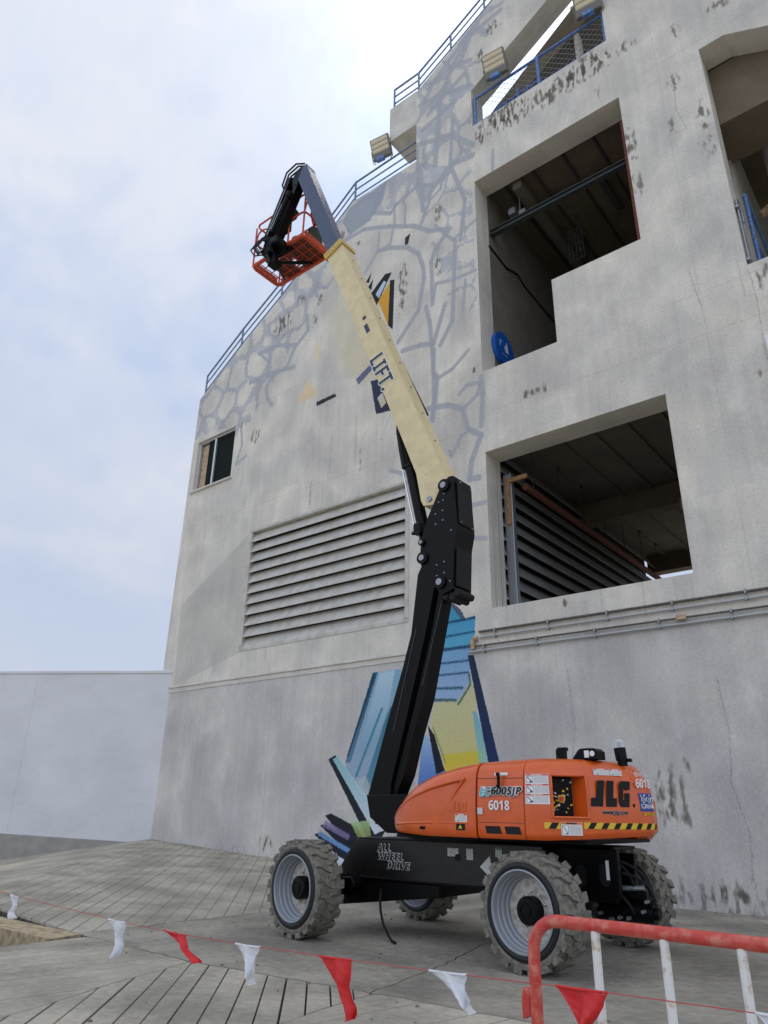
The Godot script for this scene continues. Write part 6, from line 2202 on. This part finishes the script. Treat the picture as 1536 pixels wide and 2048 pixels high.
	var bt := Basis(Vector3(0.381, -0.924, 0), Vector3(0.924, 0.381, 0), Vector3(0, 0, 1))
	outlined(ub, "lettering", "LIFT.", 0.25, Transform3D(bt, Vector3(-2.30, 7.28, 4.915)), 0.014, M.navy, M.white, 0.12, 0.92)
	mb = MB.new()
	var bx := Transform3D(bt, Vector3(-2.72, 8.30, 4.912))
	mb.prism([Vector2(-0.16, 0.05), Vector2(-0.10, 0.05), Vector2(-0.10, 0.12), Vector2(-0.16, 0.12)], 0.0, 0.004, bx)
	part("worn_lettering", mb, M.navy, ub)
	mb = MB.new()
	mb.prism([Vector2(0.02, 0.02), Vector2(0.2, 0.02), Vector2(0.2, 0.09), Vector2(0.02, 0.09)], 0.0, 0.004, bx)
	part("worn_lettering", mb, M.navy, ub)
	mb = MB.new()
	mb.tube([Vector3(-2.62, 8.5, 4.63), Vector3(-2.52, 8.33, 4.60), Vector3(-1.98, 7.08, 4.58), Vector3(-1.70, 6.46, 4.60)], 0.028, 8)
	part("cable_track", mb, M.black_flat, o)
	# ---- fly boom
	mb = MB.new()
	mb.prism([Vector2(-3.28, 10.12), Vector2(-4.38, 12.93), Vector2(-4.42, 13.06), Vector2(-4.52, 13.04), Vector2(-4.63, 12.78), Vector2(-3.53, 10.02)], 4.63, 4.86, Transform3D.IDENTITY, 0.010)
	part("fly_boom", mb, M.fly, o)
	# ---- jib: two parallel arms with a cylinder between
	mb = MB.new()
	mb.prism([Vector2(-4.44, 13.07), Vector2(-4.56, 13.13), Vector2(-4.74, 13.10), Vector2(-4.84, 12.92), Vector2(-4.80, 12.66), Vector2(-4.66, 12.70)], 4.66, 4.84, Transform3D.IDENTITY, 0.012)
	part("jib_head", mb, M.black, o)
	mb = MB.new()
	sidebar(mb, Vector2(-4.90, 13.02), Vector2(-5.50, 11.72), 0.12, 4.64, 4.86)
	part("jib_arm", mb, M.black, o)
	mb = MB.new()
	sidebar(mb, Vector2(-4.70, 12.72), Vector2(-5.25, 11.55), 0.10, 4.66, 4.84)
	part("jib_arm", mb, M.black, o)
	mb = MB.new()
	mb.cyl(Vector3(-4.82, 12.45, 4.9), Vector3(-5.22, 11.72, 4.9), 0.05, -1.0, 16)
	mb.cyl(Vector3(-4.78, 12.50, 4.9), Vector3(-4.84, 12.40, 4.9), 0.065, -1.0, 16)
	part("jib_cylinder", mb, M.black, o)
	mb = MB.new()
	sidebar(mb, Vector2(-4.98, 12.72), Vector2(-5.40, 11.80), 0.012, 4.86, 4.875, 0.0)
	part("cylinder_rod", mb, M.chrome, o)
	mb = MB.new()
	sidebar(mb, Vector2(-4.93, 12.25), Vector2(-5.20, 11.75), 0.010, 4.95, 4.96, 0.0)
	part("cylinder_rod", mb, M.chrome, o)
	for k in 4:
		mb = MB.new()
		var z := 4.66 + k * 0.06
		mb.tube([Vector3(-4.50, 13.10 + k * 0.01, z), Vector3(-4.75, 13.26 + k * 0.012, z), Vector3(-5.02, 13.24, z), Vector3(-5.12, 13.02 - k * 0.02, z), Vector3(-5.02, 12.7, z), Vector3(-5.2, 12.3, z), Vector3(-5.45, 11.7, z)], 0.018, 7)
		part("hose", mb, M.black_flat, o)
	# ---- rotator and arms under the platform
	mb = MB.new()
	mb.box(Vector3(-5.42, 11.55, 4.75), Vector3(0.20, 0.42, 0.24), 0.04, Basis(Vector3.BACK, -0.3))
	mb.cyl(Vector3(-5.28, 11.05, 4.75), Vector3(-5.28, 11.50, 4.75), 0.10, -1.0, 20)
	mb.box(Vector3(-5.12, 11.45, 4.80), Vector3(0.22, 0.2, 0.3), 0.03)
	mb.cyl(Vector3(-5.5, 11.3, 4.6), Vector3(-5.2, 11.25, 4.98), 0.06, -1.0, 12)
	mb.box(Vector3(-5.26, 11.05, 4.72), Vector3(0.22, 0.07, 0.22), 0.02)
	part("rotator", mb, M.black, o)
	for k in 7:
		mb = MB.new()
		var r0 := rng.randf_range(-0.12, 0.12)
		mb.tube([Vector3(-5.5 + r0, 11.75, 4.9), Vector3(-5.62 + r0, 11.5, 4.98), Vector3(-5.45 + r0, 11.25, 5.0), Vector3(-5.2 + r0, 11.3 + r0, 4.95), Vector3(-5.15, 11.5 + r0, 4.86)], 0.016, 6)
		part("hose", mb, M.black_flat, o)
	mb = MB.new()
	mb.cyl(Vector3(-5.28, 11.15, 4.7), Vector3(-4.95, 11.44, 4.02), 0.035, -1.0, 10)
	mb.cyl(Vector3(-5.28, 11.15, 4.7), Vector3(-5.75, 11.44, 4.02), 0.03, -1.0, 10)
	mb.box(Vector3(-5.3, 11.42, 4.6), Vector3(0.7, 0.06, 0.10), 0.01)
	part("support_arm", mb, M.black, o)
	build_basket(o)


func build_basket(o: Node3D) -> void:
	var x0 := -6.05
	var x1 := -4.61
	var z0 := 3.92
	var z1 := 4.64
	var y := 11.5
	var mb := MB.new()
	var ring := []
	for q in [[x0, z0, 0], [x1, z0, 1], [x1, z1, 2], [x0, z1, 3]]:
		var cx: float = q[0] + (0.09 if q[0] < -5.0 else -0.09)
		var cz: float = q[1] + (0.09 if q[1] < 4.6 else -0.09)
		for k in 5:
			var a: float = PI + q[2] * PI * 0.5 + k * PI / 8.0
			ring.append(Vector3(cx + cos(a) * 0.09, y, cz + sin(a) * 0.09))
	mb.tube(ring, 0.042, 8, false, true)
	var pf := part("platform", mb, M.orange_frame, o)
	mb = MB.new()
	for k in 3:
		mb.cyl(Vector3(x0, y, lerpf(z0, z1, (k + 1) / 4.0)), Vector3(x1, y, lerpf(z0, z1, (k + 1) / 4.0)), 0.011, -1.0, 6)
	for k in 7:
		mb.cyl(Vector3(lerpf(x0, x1, (k + 1) / 8.0), y + 0.004, z0), Vector3(lerpf(x0, x1, (k + 1) / 8.0), y + 0.004, z1), 0.011, -1.0, 6)
	part("floor_grid", mb, M.orange_frame, pf)
	mb = MB.new()
	mb.box(Vector3(-4.93, y + 0.03, 4.28), Vector3(0.58, 0.012, 0.66))
	part("floor_plate", mb, M.rust, pf)
	mb = MB.new()
	mb.box(Vector3(-5.55, y + 0.03, 4.2), Vector3(0.42, 0.012, 0.5))
	part("floor_plate", mb, M.rust, pf)
	# rails
	for q in [[x0, z0], [x1, z0], [x1, z1], [x0, z1], [-5.3, z0], [-5.03, z1]]:
		mb = MB.new()
		mb.cyl(Vector3(q[0], y, q[1]), Vector3(q[0], y + 1.02, q[1]), 0.019, -1.0, 10)
		part("post", mb, M.orange_frame, pf)
	for h in [1.08, 0.62]:
		mb = MB.new()
		var r2 := []
		for p in ring:
			r2.append(p + Vector3(0, h, 0))
		mb.tube(r2, 0.02, 8, false, true)
		part("rail", mb, M.orange_frame, pf)
	mb = MB.new()
	for q in [[x1, z0, z1], [x0, z0, z1]]:
		var l := []
		for k in 13:
			var t := k / 12.0
			l.append(Vector3(q[0], y + 0.62 + 0.62 * pow(sin(t * PI), 0.5), lerpf(q[1], q[2], t)))
		mb.tube(l, 0.018, 8)
		part("loop_rail", mb, M.orange_frame, pf)
		mb = MB.new()
	var l2 := []
	for k in 13:
		var t := k / 12.0
		l2.append(Vector3(lerpf(-5.45, -5.03, t), y + 1.05 + 0.26 * pow(sin(t * PI), 0.5), z1))
	mb.tube(l2, 0.018, 8)
	part("loop_rail", mb, M.orange_frame, pf)
	mb = MB.new()
	mb.box(Vector3(-5.33, y + 0.10, z0), Vector3(1.3, 0.13, 0.012))
	part("toe_board", mb, M.orange_frame, pf)
	mb = MB.new()
	mb.box(Vector3(x1, y + 0.10, 4.28), Vector3(0.012, 0.13, 0.62))
	part("toe_board", mb, M.orange_frame, pf)
	mb = MB.new()
	mb.box(Vector3(x0, y + 0.10, 4.28), Vector3(0.012, 0.13, 0.62))
	part("toe_board", mb, M.orange_frame, pf)
	mb = MB.new()
	mb.box(Vector3(-5.36, y + 0.98, 4.5), Vector3(0.62, 0.24, 0.22), 0.03, Basis(Vector3.RIGHT, -0.3))
	mb.box(Vector3(-5.36, y + 0.66, 4.54), Vector3(0.5, 0.34, 0.10), 0.02)
	for k in 3:
		mb.cyl(Vector3(-5.5 + k * 0.16, y + 1.08, 4.5), Vector3(-5.5 + k * 0.16, y + 1.2, 4.48), 0.02, -1.0, 10)
	part("control_console", mb, M.black, pf)
	# things carried in the basket
	var bg := thing("tool_bag", "drab green tool bag standing in the right end of the lift basket", "bag", Vector3(-4.76, 11.54, 4.2))
	mb = MB.new()
	mb.box(Vector3(-4.78, 11.83, 4.15), Vector3(0.26, 0.58, 0.34), 0.09)
	part("bag_body", mb, mat(c8(70, 76, 66), 0.9), bg)
	mb = MB.new()
	mb.tube([Vector3(-4.86, 12.1, 4.15), Vector3(-4.82, 12.3, 4.15), Vector3(-4.74, 12.3, 4.15), Vector3(-4.70, 12.1, 4.15)], 0.014, 6)
	part("strap", mb, M.black_flat, bg)
	var hc := thing("hose_coil", "tangled orange red hose coil hung on the basket rail behind the fly boom", "hose", Vector3(-4.66, 12.0, 4.2))
	mb = MB.new()
	var pts := []
	for k in 120:
		var a := k * 0.42
		pts.append(Vector3(-4.66 + sin(a * 0.37) * 0.06, 12.26 + sin(a) * (0.17 + 0.04 * sin(a * 0.23)), 4.22 + cos(a) * (0.15 + 0.05 * cos(a * 0.31))))
	mb.tube(pts, 0.016, 6)
	part("coil", mb, mat(c8(222, 66, 40), 0.5), hc)
	var ps := [[Vector3(-5.05, 11.54, 4.34), "paint_bucket", "tan paint bucket on the basket floor plate nearest the fly boom", c8(186, 140, 84)], [Vector3(-5.55, 11.54, 4.2), "paint_bucket", "rust red paint bucket behind the black rotator in the basket", c8(150, 58, 40)]]
	for p in ps:
		var bk := thing(p[1], p[2], "bucket", p[0])
		mb = MB.new()
		mb.lathe([Vector2(0.0, 0.0), Vector2(0.115, 0.0), Vector2(0.14, 0.30), Vector2(0.148, 0.30), Vector2(0.148, 0.27), Vector2(0.135, 0.27)], p[0], Basis(Vector3.RIGHT, -PI / 2), 24)
		part("pail", mb, mat(p[3], 0.5), bk)
		mb = MB.new()
		var hd := []
		for k in 9:
			var a := PI * k / 8.0
			hd.append((p[0] as Vector3) + Vector3(cos(a) * 0.148, 0.28 - sin(a) * 0.1, 0.0))
		mb.tube(hd, 0.005, 5)
		part("handle", mb, M.steel, bk)


# ---------------------------------------------------------------- barrier and bunting
func build_barrier() -> void:
	var o := thing("crowd_barrier", "worn red tubular crowd barrier with white bars in the right foreground", "barrier", Vector3(3.6, 0, 10.0))
	var mb := MB.new()
	var pts := [Vector3(2.497, 0.06, 10.0), Vector3(2.497, 0.5, 10.0), Vector3(2.497, 0.87, 10.0)]
	for k in 7:
		var a := PI - PI * 0.5 * (k + 1) / 7.0
		pts.append(Vector3(2.497 + 0.07 + cos(a) * 0.07, 0.888 + sin(a) * 0.07, 10.0))
	pts.append(Vector3(3.4, 0.957, 10.0))
	pts.append(Vector3(4.6, 0.957, 10.0))
	for k in 7:
		var a := PI * 0.5 - PI * 0.5 * (k + 1) / 7.0
		pts.append(Vector3(4.6 + cos(a) * 0.07, 0.887 + sin(a) * 0.07, 10.0))
	pts.append(Vector3(4.67, 0.06, 10.0))
	mb.tube(pts, 0.0150, 16)
	part("frame", mb, M.barrier_red, o)
	mb = MB.new()
	mb.cyl(Vector3(2.497, 0.16, 10.0), Vector3(4.67, 0.16, 10.0), 0.015, -1.0, 12)
	part("bottom_rail", mb, M.barrier_red, o)
	for k in 12:
		var x := 2.665 + k * 0.165
		if x < 4.6:
			mb = MB.new()
			mb.cyl(Vector3(x, 0.165, 10.0), Vector3(x, 0.948, 10.0), 0.0105, -1.0, 12)
			part("bar", mb, M.barrier_white, o)
	mb = MB.new()
	mb.box(Vector3(2.472, 0.775, 10.0), Vector3(0.022, 0.06, 0.016), 0.003)
	mb.box(Vector3(2.466, 0.765, 10.0), Vector3(0.010, 0.05, 0.02), 0.002)
	part("hook", mb, M.barrier_red, o)
	for x in [2.497, 4.67]:
		mb = MB.new()
		mb.tube([Vector3(x, 0.02, 9.72), Vector3(x, 0.02, 10.28)], 0.016, 10)
		mb.cyl(Vector3(x, 0.02, 10.0), Vector3(x, 0.1, 10.0), 0.016, -1.0, 10)
		part("foot", mb, M.barrier_red, o)


func flag(called_label: String, m: Material, tl: Vector2, tr: Vector2, tip: Vector2, belly: float, sd: int) -> void:
	# a limp plastic pennant: a triangle of cloth with folds
	var z := 10.15
	var rows := []
	var r := RandomNumberGenerator.new()
	r.seed = sd
	var ph := r.randf() * 6.0
	for i in 25:
		var v := i / 24.0
		var row := []
		for j in 15:
			var t := j / 14.0
			var a := tl.lerp(tip, v) + Vector2(belly * sin(v * PI), 0)
			var b := tr.lerp(tip + Vector2(0.008, 0.002), v) - Vector2(belly * 0.5 * sin(v * PI) + 0.0018 * sin(v * 23.0 + ph * 5.0) * v + 0.01 * sin(v * 9.0 + ph) * v, 0)
			var p := a.lerp(b, t)
			var zz := z + 0.014 * sin(t * 6.0 + v * 3.0 + ph) * (0.3 + v) + 0.012 * v * sin(v * 5.0 + ph * 2.0) + 0.0011 * sin(t * 19.0 + v * 7.0 + ph) + 0.0008 * sin(v * 31.0 - t * 11.0 + ph * 3.0) * (0.4 + v)
			row.append(Vector3(p.x, p.y + 0.003 * sin(t * 9.0 + ph) * (1.0 - v), zz))
		rows.append(row)
	var mb := MB.new()
	mb.grid(rows, Vector3(tl.x, tl.y, 9.0))
	var back := []
	for row in rows:
		var rr := []
		for p in row:
			rr.append(p - Vector3(0, 0, 0.0012))
		back.append(rr)
	mb.grid(back, Vector3(tl.x, tl.y, 12.0))
	# the hem that holds the string
	mb.tube([Vector3(tl.x, tl.y, z), Vector3((tl.x + tr.x) * 0.5, (tl.y + tr.y) * 0.5 - 0.001, z), Vector3(tr.x, tr.y, z)], 0.003, 6)
	tagged("pennant_flag", mb, m, called_label, "flag", "pennant flags on the bunting string")


func build_bunting() -> void:
	var mb := MB.new()
	mb.tube([Vector3(-3.2, 0.93, 10.15), Vector3(-1.2, 0.868, 10.15), Vector3(-0.06, 0.846, 10.15), Vector3(0.15, 0.838, 10.15), Vector3(0.88, 0.818, 10.15), Vector3(1.23, 0.814, 10.15), Vector3(1.60, 0.818, 10.15), Vector3(1.96, 0.826, 10.15), Vector3(2.34, 0.838, 10.15), Vector3(2.69, 0.852, 10.15), Vector3(3.08, 0.862, 10.15), Vector3(4.2, 0.90, 10.15)], 0.0011, 6)
	tagged("bunting_string", mb, M.string, "thin red string stretched across the foreground carrying the pennants", "string")
	flag("pale bluish pennant turned edge on at the far left of the string", M.flag_white, Vector2(0.05, 0.842), Vector2(0.12, 0.836), Vector2(0.10, 0.755), 0.0, 1)
	flag("white pennant with a long twisted tail, second from the left", M.flag_white, Vector2(0.82, 0.818), Vector2(0.935, 0.816), Vector2(0.905, 0.705), 0.018, 2)
	flag("small red pennant blown to the right between two white ones", M.flag_red, Vector2(1.17, 0.815), Vector2(1.29, 0.812), Vector2(1.34, 0.738), 0.02, 3)
	flag("white pennant left of the large red one, ragged at its tip", M.flag_white, Vector2(1.54, 0.816), Vector2(1.65, 0.818), Vector2(1.628, 0.718), 0.02, 4)
	flag("long red pennant hanging straight near the middle of the string", M.flag_red, Vector2(1.90, 0.824), Vector2(2.02, 0.828), Vector2(2.012, 0.688), 0.012, 5)
	flag("white pennant swept right, beside the left post of the barrier", M.flag_white, Vector2(2.28, 0.836), Vector2(2.39, 0.84), Vector2(2.405, 0.762), 0.02, 6)
	flag("red pennant hanging in front of the barrier's first white bar", M.flag_red, Vector2(2.63, 0.85), Vector2(2.75, 0.853), Vector2(2.69, 0.745), 0.008, 7)
	flag("white pennant at the right edge, mostly cut off by the frame", M.flag_white, Vector2(3.045, 0.861), Vector2(3.14, 0.863), Vector2(3.09, 0.77), 0.01, 8)


func _ready() -> void:
	rng.seed = 2024
	# camera
	var cam := Camera3D.new()
	cam.name = "camera"
	cam.position = Vector3(3.514, 1.2, 11.865)
	cam.basis = Basis(Vector3.UP, deg_to_rad(39.434)) * Basis(Vector3.RIGHT, deg_to_rad(22.774)) * Basis(Vector3.BACK, deg_to_rad(1.1515))
	cam.fov = 71.12
	cam.near = 0.05
	cam.far = 2000.0
	add_child(cam)
	cam.current = true
	# bright overcast sky with a veiled sun behind the stand
	var env := Environment.new()
	env.background_mode = Environment.BG_SKY
	var sky := Sky.new()
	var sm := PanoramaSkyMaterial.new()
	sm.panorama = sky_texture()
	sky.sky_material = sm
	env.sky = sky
	env.background_energy_multiplier = 1.0
	env.tonemap_mode = Environment.TONE_MAPPER_LINEAR
	env.tonemap_exposure = 1.03
	env.sdfgi_enabled = true
	env.ssao_enabled = true
	env.ssil_enabled = true
	var we := WorldEnvironment.new()
	we.name = "sky"
	we.environment = env
	add_child(we)
	var sun := DirectionalLight3D.new()
	sun.name = "sun"
	sun.light_color = Color(1.0, 0.96, 0.90)
	sun.light_energy = 0.5
	sun.light_angular_distance = 12.0
	sun.shadow_enabled = true
	add_child(sun)
	sun.look_at_from_position(Vector3.ZERO, Vector3(0.218, -0.816, 0.536))
	paint_facade()
	make_materials()
	build_ground()
	build_litter()
	build_stand()
	build_lift()
	build_barrier()
	build_bunting()
